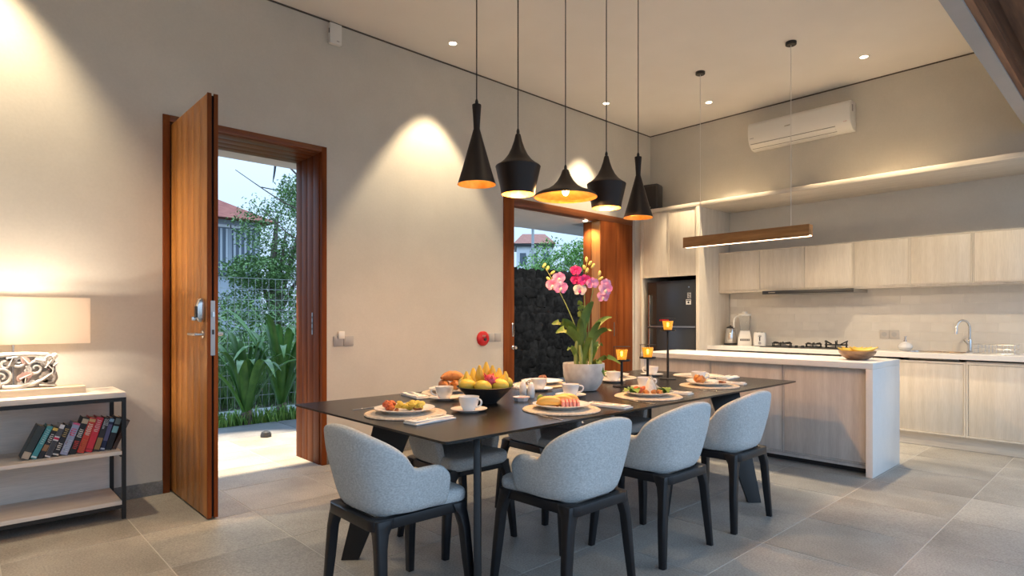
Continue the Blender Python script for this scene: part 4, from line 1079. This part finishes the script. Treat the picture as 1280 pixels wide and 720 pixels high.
# carved scroll panel
def spiral(c, r0, r1, a0, turns, n=26, y=0):
    return [(c[0] + (r0 + (r1 - r0) * i / n) * math.cos(a0 + turns * 2 * math.pi * i / n), y, c[1] + (r0 + (r1 - r0) * i / n) * math.sin(a0 + turns * 2 * math.pi * i / n)) for i in range(n + 1)]
def taper(n, a, b): return [a + (b - a) * i / (n - 1) for i in range(n)]
cp = MB().prism([(-.30, .05), (.19, .05), (.215, .10), (.20, .17), (.20, .215), (.10, .235), (-.05, .245), (-.22, .225), (-.31, .16)], -.012, .004, Matrix(((1, 0, 0, 0), (0, 0, 1, .012), (0, 1, 0, -.006), (0, 0, 0, 1)))).build('carved_panel', 'carve_dark', lm, bevel=.004)
sp_list = [((.105, .160), .048, .008, 0.5, 1.5, 'carve_light'), ((-.055, .115), .055, .010, 2.6, -1.6, 'carve_light'), ((.175, .212), .026, .005, 3.4, -1.3, 'carve_light'), ((.028, .205), .032, .006, 4.0, 1.3, 'carve_light'),
           ((-.165, .165), .058, .010, 1.0, 1.6, 'carve_light'), ((.160, .095), .036, .007, 1.2, -1.4, 'carve_light'), ((-.105, .208), .030, .006, 0.2, -1.3, 'carve_pink'), ((.040, .100), .030, .006, 5.4, 1.3, 'carve_pink'),
           ((-.25, .10), .045, .008, 2.0, -1.3, 'carve_light'), ((-.035, .185), .024, .005, 1.4, 1.2, 'carve_light'), ((.085, .075), .022, .005, 3.0, 1.2, 'carve_light'), ((.145, .195), .020, .004, 0.4, -1.2, 'carve_light'), ((-.225, .205), .030, .006, 2.4, 1.2, 'carve_light'), ((-.12, .085), .026, .005, 4.4, -1.2, 'carve_pink'), ((.065, .150), .020, .004, 2.0, -1.2, 'carve_light')]
for c, r0, r1, a0, tn, mm in sp_list:
    p = spiral(c, r0, r1, a0, tn, y=-.006)
    MB().tube(p, taper(len(p), .0095, .005), 8).build('scroll', mm, cp)
MB().tube(bez((-.30, -.004, .16), (-.15, -.01, .27), (.05, -.01, .25), (.165, -.004, .240), 16), taper(17, .016, .010), 8).build('scroll', 'carve_light', cp)
MB().tube(bez((-.05, -.004, .06), (.05, -.01, .04), (.14, -.01, .07), (.19, -.004, .15), 16), taper(17, .014, .008), 8).build('scroll', 'carve_light', cp)
MB().ball((.196, -.004, .232), (.017, .016, .017), 12, 8).build('knob', 'carve_light', cp)
def acan(c, ang, L, mm):
    d = Vector((math.cos(ang), 0, math.sin(ang))); s = Vector((-d.z, 0, d.x)); poly = []
    side = [(0, .16), (.15, .36), (.22, .28), (.40, .40), (.47, .30), (.65, .30), (.72, .20), (1.0, .0)]
    pl_ = [(u, w_) for u, w_ in side] + [(u, -w_) for u, w_ in reversed(side[:-1])]
    vs = [Vector((c[0], -.014, c[1])) + d * (u * L) + s * (w_ * L) for u, w_ in pl_]
    vb = [v + Vector((0, .02, 0)) for v in vs]; n = len(vs)
    m_ = MB(); m_.add(vs + vb, [tuple(range(n)), tuple(range(2 * n - 1, n - 1, -1))] + [(i, n + i, n + (i + 1) % n, (i + 1) % n) for i in range(n)])
    o = m_.build('carved_leaf', mm, cp)
    MB().tube([Vector((c[0], -.016, c[1])), Vector((c[0], -.020, c[1])) + d * L * .85], [.005, .002], 6).build('vein', 'carve_light', o)
for c, an, L, mm in (((.03, .10), .5, .075, 'carve_pink'), ((-.06, .055), 2.7, .12, 'carve_light'), ((.12, .06), -.1, .09, 'carve_dark'), ((.13, .085), .7, .09, 'carve_dark'), ((.07, .19), 2.2, .06, 'carve_pink'), ((.15, .16), 1.0, .07, 'carve_dark'),
                    ((-.02, .18), 1.2, .06, 'carve_dark'), ((-.20, .08), 3.0, .09, 'carve_pink'), ((-.14, .12), 1.8, .06, 'carve_dark'), ((.165, .175), -.9, .05, 'carve_pink'), ((.02, .055), .35, .07, 'carve_light'), ((-.10, .15), .9, .055, 'carve_light'), ((.185, .12), 1.5, .05, 'carve_light'), ((-.03, .225), .2, .06, 'carve_light'), ((.10, .215), -.2, .055, 'carve_light'), ((.055, .075), 1.5, .045, 'carve_dark'), ((.19, .17), .8, .035, 'carve_light')):
    acan(c, an, L, mm)
# ------------------------------------------------------------------ table setting
T = TZ
plate_me = MB().lathe([(.072, .0), (.08, .0), (.082, .003), (.100, .010), (.135, .020), (.137, .0225), (.133, .0235), (.10, .0145), (.08, .008), (0, .007)], seg=40, cap1=False).mesh('plate', 'porcelain', angle=50)
sauc_me = MB().lathe([(.036, 0), (.042, 0), (.044, .003), (.075, .012), (.077, .0145), (.073, .0145), (.042, .006), (0, .005)], seg=32, cap1=False).mesh('saucer', 'porcelain', angle=50)
cup_body = MB().lathe([(.020, 0), (.024, 0), (.026, .004), (.037, .022), (.0425, .044), (.044, .060), (.0418, .060), (.040, .044), (.034, .022), (.022, .007), (0, .006)], seg=28, cap1=False).mesh('cup_body', 'porcelain', angle=50)
cup_han = MB().tube(bez((.041, 0, .050), (.075, 0, .058), (.070, 0, .016), (.036, 0, .018), 10), .0042, 8).mesh('handle', 'porcelain')
mat_m = MB(); mat_m.lathe([(0.001, 0), (.198, 0), (.205, .002), (.205, .005), (.198, .007), (0.001, .007)], seg=56)
mat_me = mat_m.mesh('place_mat', 'mat')
rib_m = MB()
for rr in (.03, .06, .09, .12, .15, .18, .200):
    rib_m.tube([(rr * math.cos(R(10 * k)), rr * math.sin(R(10 * k)), .006) for k in range(37)], .0028, 5, False)
rib_me = rib_m.mesh('woven_ring', 'mat')
nap_m = MB()
nap_m.loft([[(-.042, -.105, 0), (.042, -.105, 0), (.042, -.105, .006), (-.042, -.105, .008)], [(-.042, 0, 0), (.042, 0, 0), (.042, 0, .010), (-.042, 0, .012)], [(-.042, .105, 0), (.042, .105, 0), (.042, .105, .006), (-.042, .105, .008)]])
nap_me = nap_m.mesh('napkin', 'linen', bevel=.002)
fold_me = box(-.040, .030, -.100, .100, .0105, .0145).mesh('fold', 'linen', bevel=.001)
def cutl(kind):
    m = MB()
    m.loft([[(-.004, -.095, 0), (.004, -.095, 0), (.004, -.095, .003), (-.004, -.095, .003)], [(-.0028, .02, 0), (.0028, .02, 0), (.0028, .02, .003), (-.0028, .02, .003)]])
    if kind == 'knife':
        m.loft([[(-.005, .02, .0), (.005, .02, .0), (.005, .02, .0025), (-.005, .02, .0025)], [(-.009, .06, .0), (.004, .06, .0), (.004, .06, .002), (-.009, .06, .002)], [(-.001, .11, .0), (.003, .11, .0), (.003, .11, .0015), (-.001, .11, .0015)]])
    elif kind == 'fork':
        m.loft([[(-.003, .02, .0), (.003, .02, .0), (.003, .02, .0025), (-.003, .02, .0025)], [(-.011, .05, .0), (.011, .05, .0), (.011, .05, .0025), (-.011, .05, .0025)], [(-.011, .06, .001), (.011, .06, .001), (.011, .06, .0035), (-.011, .06, .0035)]])
        for k in range(4): m.box(-.011 + k * .0062, -.0076 + k * .0062, .06, .10, .001, .0035)
    else:
        m.ball((0, .045, .003), (.014, .026, .004), 12, 6)
    return m.mesh(kind, 'chrome', bevel=.0006, bseg=1)
CUT = {k: cutl(k) for k in ('knife', 'fork', 'spoon')}
def put(me, name, label, cat, x, y, z, rz=0, group=None):
    o = inst(me, name, None, (x, y, z), (0, 0, rz)); return tag(o, label, cat, group)
def placemat(x, y, w_, rz=0):
    t = thing('place_mat', 'round cream woven place mat ' + w_, 'place mat', (x, y, T), 0, 'round woven place mats'); t.scale = (1.04, 1.04, 1)
    inst(mat_me, 'mat', t, (0, 0, 0)); inst(rib_me, 'woven_ring', t, (0, 0, 0))
def cup(x, y, w_, rz):
    put(sauc_me, 'saucer', 'white saucer ' + w_, 'saucer', x, y, T, 0, 'white saucers').scale = (1.28, 1.28, 1.2)
    t = thing('teacup', 'white porcelain cup ' + w_, 'cup', (x, y, T + .0066), rz, 'white cups'); t.scale = (1.27, 1.27, 1.25)
    inst(cup_body, 'cup_body', t, (0, 0, 0)); inst(cup_han, 'handle', t, (0, 0, 0))
def plate(x, y, w_): put(plate_me, 'plate', 'white dinner plate ' + w_, 'plate', x, y, T + .0092, 0, 'white dinner plates').scale = (1.15, 1.15, 1.15)
def napkin(x, y, rz, w_, cut=('knife', 'fork')):
    t = thing('napkin', 'folded white napkin ' + w_, 'napkin', (x, y, T + .0002), rz, 'folded white napkins'); t.scale = (1.15, 1.25, 1.1)
    inst(nap_me, 'cloth', t, (0, 0, 0)); inst(fold_me, 'fold', t, (0, 0, 0))
    for k, c in enumerate(cut):
        o = inst(CUT[c], c, None, (x + math.cos(rz) * (-.02 + .024 * k), y + math.sin(rz) * (-.02 + .024 * k), T + .0153), (0, 0, rz + (.06 if k else -.05)))
        tag(o, 'steel ' + c + ' on the napkin ' + w_, c, 'cutlery on the napkins')
# (mat x, y), facing: 0 diner looks +Y, -90 looks +X, 180 looks -Y
S = [(1.735, 2.675, 'with scrambled egg plate, at the short end of the table'),
     (2.435, 2.215, 'under the watermelon plate'),
     (3.245, 2.205, 'under the satay and salad plate'),
     (4.085, 2.245, 'under the fritter and rice plate by the island'),
     (2.455, 3.205, 'under the croissant plate behind the fruit bowl'),
     (3.245, 3.145, 'under the pastry plate beside the orchid pot'),
     (4.05, 3.12, 'behind the shortest candle holder'),
     (4.73, 2.70, 'at the empty place by the island end of the table')]
for x_, y_, l_ in S: placemat(x_, y_, l_)
PL = [(1.735, 2.685, 'of scrambled egg and tomato'), (2.445, 2.225, 'of sliced watermelon and papaya'), (3.255, 2.215, 'of satay and salad'), (4.085, 2.25, 'of fritter and rice'),
      (2.455, 3.215, 'of croissants behind the fruit bowl'), (3.255, 3.155, 'with a brown pastry'), (4.05, 3.13, 'with green leaves behind the candles')]
for x_, y_, l_ in PL: plate(x_, y_, l_)
cup(2.03, 2.515, 'beside the fruit bowl and egg plate', R(-75))
cup(2.885, 2.545, 'between the watermelon plate and the orchid pot', R(-43))
cup(3.60, 2.475, 'behind the satay plate', R(-43))
cup(4.30, 2.455, 'behind the fritter plate', R(-43))
cup(2.985, 2.925, 'behind the salt and pepper shakers', R(120))
cup(3.80, 2.905, 'between the orchid pot and the shortest candle', R(120))
cup(4.47, 3.00, 'between the candle holders by the island', R(120))
cup(2.215, 2.985, 'behind the fruit bowl by the croissants', R(150))
napkin(1.70, 2.405, R(-82), 'beside the egg plate')
napkin(2.72, 2.115, R(8), 'beside the watermelon plate')
napkin(3.515, 2.20, R(8), 'beside the satay plate')
napkin(4.345, 2.235, R(12), 'beside the fritter plate')
napkin(2.165, 3.225, R(-10), 'beside the croissant plate')
napkin(2.99, 3.20, R(-10), 'beside the pastry plate')
napkin(4.73, 2.43, R(-85), 'beside the empty place mat by the island')
for x_, y_, rz, w_ in ((1.69, 2.99, R(-85), 'beside the egg plate'), (2.20, 2.07, R(-8), 'beside the watermelon plate'), (3.005, 2.08, R(-8), 'beside the satay plate'), (3.82, 2.09, R(-8), 'beside the fritter plate')):
    o = inst(CUT['fork'], 'fork', None, (x_, y_, T + .0002), (0, 0, rz)); tag(o, 'steel fork lying on the black table top ' + w_, 'fork', 'forks on the table')

# fruit bowl
BX, BY = 2.315, 2.715
fbl = thing('fruit_bowl', 'black conical bowl heaped with fruit on the dining table', 'bowl', (BX, BY, T), R(0))
MB().lathe([(.055, 0), (.068, .0), (.115, .045), (.172, .098), (.168, .100), (.110, .050), (.060, .010), (0, .008)], seg=36, cap1=False).build('bowl', 'dark_plastic', fbl)
bn = thing('banana_bunch', 'upright bunch of yellow bananas in the black fruit bowl', 'bananas', (BX, BY, T + .09))
Rv = Vector((.731, -.682, 0)); Fv = Vector((.682, .731, 0))
for k in range(7):
    f = (k - 3) / 3.0
    base = Rv * (f * .035) + Fv * .02
    out = Rv * (f * .115 + .005) + Fv * (.03 if k % 2 else .0)
    tip = out + Vector((0, 0, .150 - .055 * abs(f)))
    pts = bez(base, base + Rv * f * .05 + Vector((0, 0, .02)), tip - Vector((0, 0, .06)) + Rv * f * .012, tip, 8)
    MB().tube(pts, [.014, .021, .026, .028, .028, .027, .0235, .015, .006], 8).build('banana', 'banana', bn)
for k, (a, b, c, r, rz) in enumerate(((-.10, -.055, .108, (.055, .042, .038), .3), (-.008, -.100, .106, (.052, .041, .037), .0), (.088, -.058, .110, (.055, .042, .038), -.3), (.125, .025, .115, (.045, .040, .036), 1.2), (-.125, .035, .112, (.045, .038, .038), 1.9))):
    p = Vector((BX, BY, T + c)) + Rv * a + Fv * b
    o = MB().ball((0, 0, 0), r, 18, 11).build('mango', 'mango', None, p, (.25, .15, rz - .75))
    tag(o, 'yellow-green mango in the black fruit bowl', 'mango', 'mangoes in the fruit bowl')
o = MB(); o.ball((0, 0, 0), (.036, .033, .034), 14, 9)
for k in range(10):
    a = k * 2.4; d_ = Vector((math.cos(a) * .8, math.sin(a) * .8, -.6 + k * .14)).normalized()
    o.tube([d_ * .030, d_ * .052 + Vector((0, 0, .012))], [.009, .001], 5)
p = Vector((BX, BY, T + .14)) + Rv * .032 + Fv * -.06
tag(o.build('dragon_fruit', 'dragon', None, p), 'red dragon fruit among the mangoes in the fruit bowl', 'dragon fruit')

# salt and pepper, butter dish
shk = MB().lathe([(.019, 0), (.022, .004), (.0235, .03), (.022, .06), (.016, .085), (.008, .096), (0, .099)], seg=22)
for k, (x_, y_) in enumerate(((2.71, 2.80), (2.67, 2.685))):
    t = thing('shaker', ['white salt shaker standing towards the wall', 'white pepper shaker standing towards the jam dish'][k], 'shaker', (x_, y_, T), 0, 'white salt and pepper shakers')
    if k == 0: sm = shk.mesh('shaker_body', 'porcelain')
    inst(sm, 'shaker_body', t, (0, 0, 0))
    for j in range(3): MB().lathe([(0, .001), (.0016, .001)], (.004 * math.cos(j * 2.1), .004 * math.sin(j * 2.1), .0965), 6, False, False).build('hole', 'dark_plastic', t)
jd = thing('jam_dish', 'small octagonal white dish of red jam beside the shakers', 'dish', (2.53, 2.63, T), R(20))
MB().lathe([(.035, 0), (.042, .0), (.054, .024), (.050, .024), (.040, .008), (0, .008)], seg=8, cap1=False).build('dish', 'porcelain', jd, angle=20)
MB().lathe([(0, .016), (.044, .016)], seg=8, cap0=False, cap1=False).build('jam', 'tan_liq', jd)

# food
def food(mb, name, mat, x_, y_, z_, label, cat, rz=0, group=None, **k):
    o = mb.build(name, mat, None, (x_, y_, T + z_), (0, 0, rz), **k); o.scale = (1.28, 1.28, 1.28)
    return tag(o, label, cat, group)
def lump(c, r, n, jit, spread, seed):
    rnd = random.Random(seed); m = MB()
    for _ in range(n):
        m.ball((c[0] + rnd.uniform(-1, 1) * spread[0], c[1] + rnd.uniform(-1, 1) * spread[1], c[2] + rnd.uniform(0, 1) * spread[2]), [q * rnd.uniform(.7, 1.2) for q in r], 9, 6, jit, (rnd.uniform(-.4, .4), rnd.uniform(-.4, .4), rnd.uniform(0, 6)))
    return m
pz = .0185
r = lambda a, b, x_, y_: (x_ + (Rv.x * a + Fv.x * b) * 1.22, y_ + (Rv.y * a + Fv.y * b) * 1.22)
ex, ey = 1.735, 2.685
food(lump((0, 0, .009), (.017, .014, .010), 24, .16, (.040, .030, .022), 1), 'scrambled_egg', 'egg', *r(.02, 0, ex, ey), pz, 'heap of yellow scrambled egg on the plate', 'egg')
food(lump((0, 0, .010), (.016, .013, .012), 9, .14, (.022, .022, .018), 2), 'roast_tomato', 'tomato', *r(-.062, .0, ex, ey), pz, 'roast tomato beside the scrambled egg', 'tomato')
food(lump((0, 0, .004), (.03, .012, .004), 3, .10, (.015, .01, .004), 3), 'bacon', 'bacon', *r(.065, -.03, ex, ey), pz, 'browned bacon strip beside the scrambled egg', 'bacon', -.6)
food(lump((0, 0, .004), (.03, .012, .004), 2, .10, (.01, .01, .004), 4), 'bacon', 'bacon', *r(-.02, -.045, ex, ey), pz, 'browned sausage slice in front of the scrambled egg', 'bacon', -.6)
wx, wy = 2.445, 2.225
for k in range(5):
    m = MB().prism([(-.042, 0), (.042, 0), (.036, .026), (0, .034), (-.036, .026)], -.0065, .0065, Matrix(((0, 0, 1, 0), (1, 0, 0, 0), (0, 1, 0, 0), (0, 0, 0, 1))))
    p = r(.005 + k * .0165, -.022, wx, wy)
    food(m, 'watermelon_slice', 'melon', *p, pz, 'pink watermelon slice standing on the fruit plate', 'watermelon', R(-43), 'watermelon slices', bevel=.003)
for k, (a, b, c) in enumerate(((-.055, -.02, .0), (.0, .024, .05), (.03, .074, .0))):
    m = MB().tube(bez((-.055, 0, .012), (-.03, 0, .03), (.03, 0, .03), (.055, 0, .012), 8), [.004, .014, .019, .021, .021, .021, .019, .014, .004], 8)
    food(m, 'papaya_slice', 'papaya', *r(a, b, wx, wy), pz, 'orange papaya slice on the watermelon plate', 'papaya', R(-43) + c, 'papaya slices')
food(MB().ball((0, 0, .022), (.017, .017, .024), 14, 9), 'lime', 'lime', *r(-.092, .03, wx, wy), pz, 'green lime at the edge of the watermelon plate', 'lime')
food(MB().ball((0, 0, .02), (.016, .018, .02), 10, 7, .08), 'strawberry', 'tomato', *r(-.02, -.01, wx, wy), pz, 'red fruit piece beside the watermelon slices', 'fruit')
sx, sy = 3.255, 2.215
for k, (a, b) in enumerate(((-.045, -.01), (-.015, .025), (-.055, .025))):
    food(MB().ball((0, 0, .018), (.018, .018, .018), 12, 8), 'cherry_tomato', 'tomato', *r(a, b, sx, sy), pz, 'cherry tomato on the satay plate', 'tomato', 0, 'cherry tomatoes')
def leafy(seed, s):
    rnd = random.Random(seed); m = MB()
    for k in range(6):
        a = k * 1.05 + rnd.uniform(-.2, .2)
        rows = []
        for i in range(5):
            u = i / 4; w_ = s * .5 * math.sin(math.pi * (.15 + .8 * u)); rr = u * s
            z = .004 + .022 * math.sin(u * 3) + rnd.uniform(-.004, .004)
            c_, s_ = math.cos(a), math.sin(a)
            rows.append([(rr * c_ - w_ * s_, rr * s_ + w_ * c_, z + .008 * rnd.random()), (rr * c_, rr * s_, z), (rr * c_ + w_ * s_, rr * s_ - w_ * c_, z + .008 * rnd.random())])
        m.loft(rows, False, False, closed=False)
    return m
food(leafy(5, .055), 'lettuce', 'salad', *r(-.078, 0, sx, sy), pz, 'green lettuce leaves on the satay plate', 'lettuce')
food(leafy(6, .045), 'lettuce', 'salad', *r(.085, -.01, sx, sy), pz, 'green garnish at the sticks end of the satay plate', 'lettuce')
food(MB().lathe([(.034, 0), (.030, .02), (.020, .055), (.008, .078), (0, .084)], seg=16), 'rice_cone', 'rice', *r(.018, .015, sx, sy), pz, 'pale cone of rice in the middle of the satay plate', 'rice')
for k, (a, b) in enumerate(((.02, -.05), (.055, -.035), (.065, .005), (-.02, -.05))):
    food(lump((0, 0, .010), (.017, .014, .011), 2, .12, (.008, .008, .004), 20 + k), 'satay_piece', 'fritter', *r(a, b, sx, sy), pz, 'golden brown chunk on the satay plate', 'meat', 0, 'satay chunks')
for k, (a, h_) in enumerate(((.03, .10), (.05, .085))):
    m = MB().tube([(0, 0, 0), tuple(-Rv * (.055 + .02 * k) + Vector((0, 0, h_)))], .0028, 6)
    food(m, 'skewer', 'lamp_wood', *r(a + .035, -.015 + .02 * k, sx, sy), pz, 'bamboo skewer sticking up from the satay plate', 'skewer', 0, 'bamboo skewers')
hx_, hy_ = 4.085, 2.25
food(lump((0, 0, .018), (.028, .026, .022), 5, .12, (.018, .016, .012), 31), 'fritter', 'fritter', *r(-.055, 0, hx_, hy_), pz, 'golden brown fritter on the plate by the island', 'fritter')
food(lump((0, 0, .008), (.03, .026, .010), 6, .08, (.03, .024, .006), 32), 'rice_mound', 'rice', *r(.015, .01, hx_, hy_), pz, 'mound of white rice beside the fritter', 'rice')
food(lump((0, 0, .006), (.022, .016, .006), 4, .12, (.016, .012, .004), 33), 'stewed_meat', 'bacon', *r(.075, -.01, hx_, hy_), pz, 'dark stewed meat beside the rice', 'meat')
cx_, cy_ = 2.455, 3.215
for k, (a, b, rz) in enumerate(((.0, .0, .1), (.034, .01, 1.5), (-.034, .01, 1.6))):
    m = MB(); pts = bez((-.06, -.02, .018), (-.03, .03, .028), (.03, .03, .028), (.06, -.02, .018), 10)
    m.tube(pts, [.006, .013, .020, .024, .0285, .027, .0285, .024, .020, .013, .006], 9)
    food(m, 'croissant', 'fritter', *r(a, b, cx_, cy_), pz + .004 + (.058 if k == 0 else 0), ['golden croissant lying across the top of two others', 'golden croissant at the bottom of the small pile', 'golden croissant at the bottom of the small pile'][k], 'croissant', R(-43) + rz, 'croissants')
qx, qy = 3.255, 3.155
food(lump((0, 0, .016), (.026, .022, .018), 4, .14, (.016, .014, .014), 41), 'pastry', 'bacon', *r(-.005, 0, qx, qy), pz, 'dark brown pastry on the plate beside the orchid pot', 'pastry')
food(lump((0, 0, .006), (.05, .03, .008), 3, .06, (.03, .02, .004), 42), 'toast', 'cracker', *r(-.045, .015, qx, qy), pz, 'pale toast slices beside the brown pastry', 'toast')
food(leafy(9, .055), 'lettuce', 'salad', 4.05, 3.13, pz, 'green leaves on the plate behind the candles', 'lettuce')

# ------------------------------------------------------------------ candle holders
def candle(x_, y_, zd, label, lid_side):
    t = thing('candle_holder', label, 'candle holder', (x_, y_, T), 0, 'black candle holders with amber glasses')
    d_ = zd - T
    MB().lathe([(.068, 0), (.068, .006), (.012, .009), (.0095, .012), (.0095, d_ - .004), (.02, d_ - .003)], seg=26).build('stand', 'black_metal', t)
    MB().lathe([(.058, d_ - .003), (.062, d_), (.062, d_ + .010), (.058, d_ + .010), (.055, d_ + .003), (0, d_ + .003)], seg=26, cap1=False).build('dish', 'black_metal', t)
    MB().lathe([(.030, d_ + .004), (.033, d_ + .008), (.044, d_ + .082), (.0415, d_ + .082), (.031, d_ + .012), (0, d_ + .011)], seg=20, cap1=False).build('amber_glass', 'amber', t, angle=20)
    MB().lathe([(.024, d_ + .0125), (.024, d_ + .030), (0, d_ + .031)], seg=16).build('candle', 'wax', t)
    MB().lathe([(.002, d_ + .033), (.009, d_ + .042), (.006, d_ + .055), (0.0005, d_ + .068)], seg=10).build('flame', 'flame', t)
    lamp('POINT', (0, 0, d_ + .06), .9, AMBER, .01, parent=t)
    s = lid_side
    p = -Rv * .056 if s < 0 else Rv * .056
    MB().tube([p + Vector((0, 0, d_ + .005)), p + Vector((0, 0, d_ + .104))], .0022, 6).build('rod', 'black_metal', t)
    MB().lathe([(.002, d_ + .104), (.062, d_ + .102), (.062, d_ + .1045), (.002, d_ + .107), (0, d_ + .107)], seg=26).build('heat_shield', 'black_metal', t)
candle(3.585, 2.665, .94, 'low black candle holder closest to the orchid pot', -1)
candle(3.90, 2.655, .945, 'low black candle holder standing between the other two', -1)
candle(4.32, 2.745, 1.147, 'tall black candle holder standing towards the island', -1)

# ------------------------------------------------------------------ orchid
OX, OY = 3.215, 2.715
pt = thing('orchid_pot', 'rounded pale concrete pot holding the orchid', 'pot', (OX, OY, T))
MB().lathe([(.07, 0), (.09, .004), (.125, .05), (.141, .11), (.145, .17), (.144, .190), (.134, .190), (.130, .165), (0, .160)], seg=40, cap1=False).build('pot', 'pot', pt)
for k in range(26):
    a = k * 2.399; rr = .118 * math.sqrt((k + .5) / 26)
    o = MB().ball((0, 0, 0), (random.uniform(.012, .019), random.uniform(.011, .016), .010), 8, 5, .06).build('pebble', 'pebble', pt, (rr * math.cos(a), rr * math.sin(a), .168), (0, 0, a))
orc = thing('orchid', 'potted orchid with pink and magenta blooms on arching stems', 'orchid', (OX, OY, T + .165))
def W3(a, b, z): return Rv * a + Fv * b + Vector((0, 0, z))
def strap(base, mid, tip, wd, name='leaf', mat_='orchid_leaf'):
    pts = bez(base, base.lerp(mid, .7) + Vector((0, 0, .02)), mid, tip, 10); rows = []
    for i, p in enumerate(pts):
        t = (pts[min(i + 1, 10)] - pts[max(i - 1, 0)]).normalized()
        s = t.cross(Vector((0, 0, 1)));
        if s.length < .1: s = Rv.copy()
        s = s.normalized(); s = (s * .45 + t.cross(Fv).normalized() * (.8 if t.cross(Fv).dot(s) >= 0 else -.8)).normalized()
        nn = s.cross(t).normalized()
        u = i / 10; w_ = wd * math.sin(math.pi * (.12 + .86 * u)) ** .7
        rows.append([p - s * w_ + nn * w_ * .25, p, p + s * w_ + nn * w_ * .25])
    MB().loft(rows, False, False, closed=False).build(name, mat_, orc, angle=80)
for a0, z0, a1, b1, z1, wd in ((-.02, .19, -.225, -.06, .295, .034), (-.02, .16, -.20, -.09, .235, .034), (-.02, .18, .06, -.05, .45, .034), (.0, .20, -.035, .0, .46, .034), (.02, .15, .20, .02, .345, .022), (.03, .12, .19, -.05, .25, .024),
                              (.02, .06, .11, -.06, .31, .026), (-.02, .08, -.03, -.06, .34, .026), (.05, .05, .14, .04, .14, .022), (.0, .02, .05, -.08, .20, .022), (-.04, .03, -.12, -.05, .115, .018), (.06, .0, .25, -.04, .02, .020), (.06, .02, .13, -.10, -.06, .020)):
    p0 = W3(a0, 0, z0 - .02); p2 = W3(a1, b1, z1)
    strap(p0, p0.lerp(p2, .55) + Vector((0, 0, .09)), p2, wd)
for a0, b0, a1, z1, r_ in ((-.055, .0, -.045, .20, .016), (-.02, -.02, -.03, .15, .015), (.02, .01, .02, .24, .015), (.045, -.02, .05, .20, .015), (.0, .04, .0, .22, .014)):
    MB().tube([W3(a0, b0, -.01), W3(a0 * .9 + a1 * .1, b0, z1 * .5), W3(a1, b0, z1)], [r_ * .7, r_, r_ * .5], 8).build('pseudobulb', 'orchid_stem', orc)
def bloom(p, s, mat_, lip, yaw, seed):
    rnd = random.Random(seed); nrm = (-Fv + Rv * math.sin(yaw) * .8 + Vector((0, 0, -.1))).normalized()
    ex_ = nrm.cross(Vector((0, 0, 1))).normalized(); ez = ex_.cross(nrm).normalized()
    m = MB()
    for k, (an, L, w_) in enumerate(((90, .95, .42), (215, .9, .40), (325, .9, .40), (25, 1.05, .62), (155, 1.05, .62))):
        an = R(an + rnd.uniform(-8, 8)); d_ = ex_ * math.cos(an) + ez * math.sin(an); sd_ = nrm.cross(d_)
        rows = []
        for i in range(6):
            u = i / 5; ww = s * w_ * math.sin(math.pi * (.10 + .82 * u)) ** .75; c = p + d_ * (u * L * s) + nrm * (s * .28 * math.sin(u * 2.6))
            rows.append([c - sd_ * ww + nrm * s * .06, c - sd_ * ww * .5, c, c + sd_ * ww * .5, c + sd_ * ww + nrm * s * .06])
        m.loft(rows, False, False, closed=False)
    o = m.build('bloom', mat_, orc, angle=80)
    MB().ball(p + nrm * s * .25 - ez * s * .2, (s * .22, s * .22, s * .3), 9, 6).build('lip', lip, o)
st_ = [(W3(-.01, 0, .12), W3(-.06, 0, .30), W3(-.12, 0, .46), W3(-.275, .02, .700)),
       (W3(.015, 0, .12), W3(.02, 0, .35), W3(-.015, 0, .55), W3(.025, .0, .735)),
       (W3(.03, .02, .12), W3(.05, .02, .35), W3(.03, .02, .50), W3(.115, .03, .640))]
for s_ in st_: MB().tube(bez(*s_, 16), taper(17, .0048, .0022), 7).build('flower_stem', 'orchid_stem', orc)
for i, (a, b, z, s, mm, lp_, yw) in enumerate(((-.215, -.02, .565, .048, 'petal_pink', 'petal_pale', -.4), (-.165, -.03, .545, .050, 'petal_pink', 'petal_pale', .2), (-.175, .0, .615, .046, 'petal_pink', 'petal_pale', .4),
        (-.055, -.02, .665, .040, 'petal_magenta', 'petal_magenta', -.3), (.0, -.03, .595, .046, 'petal_magenta', 'petal_magenta', .1), (-.03, -.02, .530, .046, 'petal_pale', 'petal_magenta', .0), (-.05, .0, .60, .040, 'petal_magenta', 'petal_magenta', -.2), (.055, -.02, .575, .046, 'petal_pink', 'petal_pink', .4),
        (.148, -.01, .535, .050, 'petal_pink', 'petal_pale', .2), (.135, .01, .485, .044, 'petal_pink', 'petal_pale', .1), (.150, .0, .575, .040, 'petal_pink', 'petal_pale', .5))):
    bloom(W3(a, b, z), s, mm, lp_, yw, i)
for a, b, z, rz in ((-.275, .02, .705, .6), (-.25, .02, .685, .3), (-.215, .02, .655, .9), (-.245, .0, .61, -.8), (.02, .0, .745, 0), (.045, .0, .72, .5), (.005, 0, .69, -.4), (.025, 0, .67, .2), (.065, 0, .70, .7), (.115, .03, .65, .2), (.125, .03, .615, 1.0)):
    MB().ball((0, 0, 0), (.011, .011, .020), 9, 6).build('bud', 'bud', orc, W3(a, b, z), (0, rz, R(-43)))
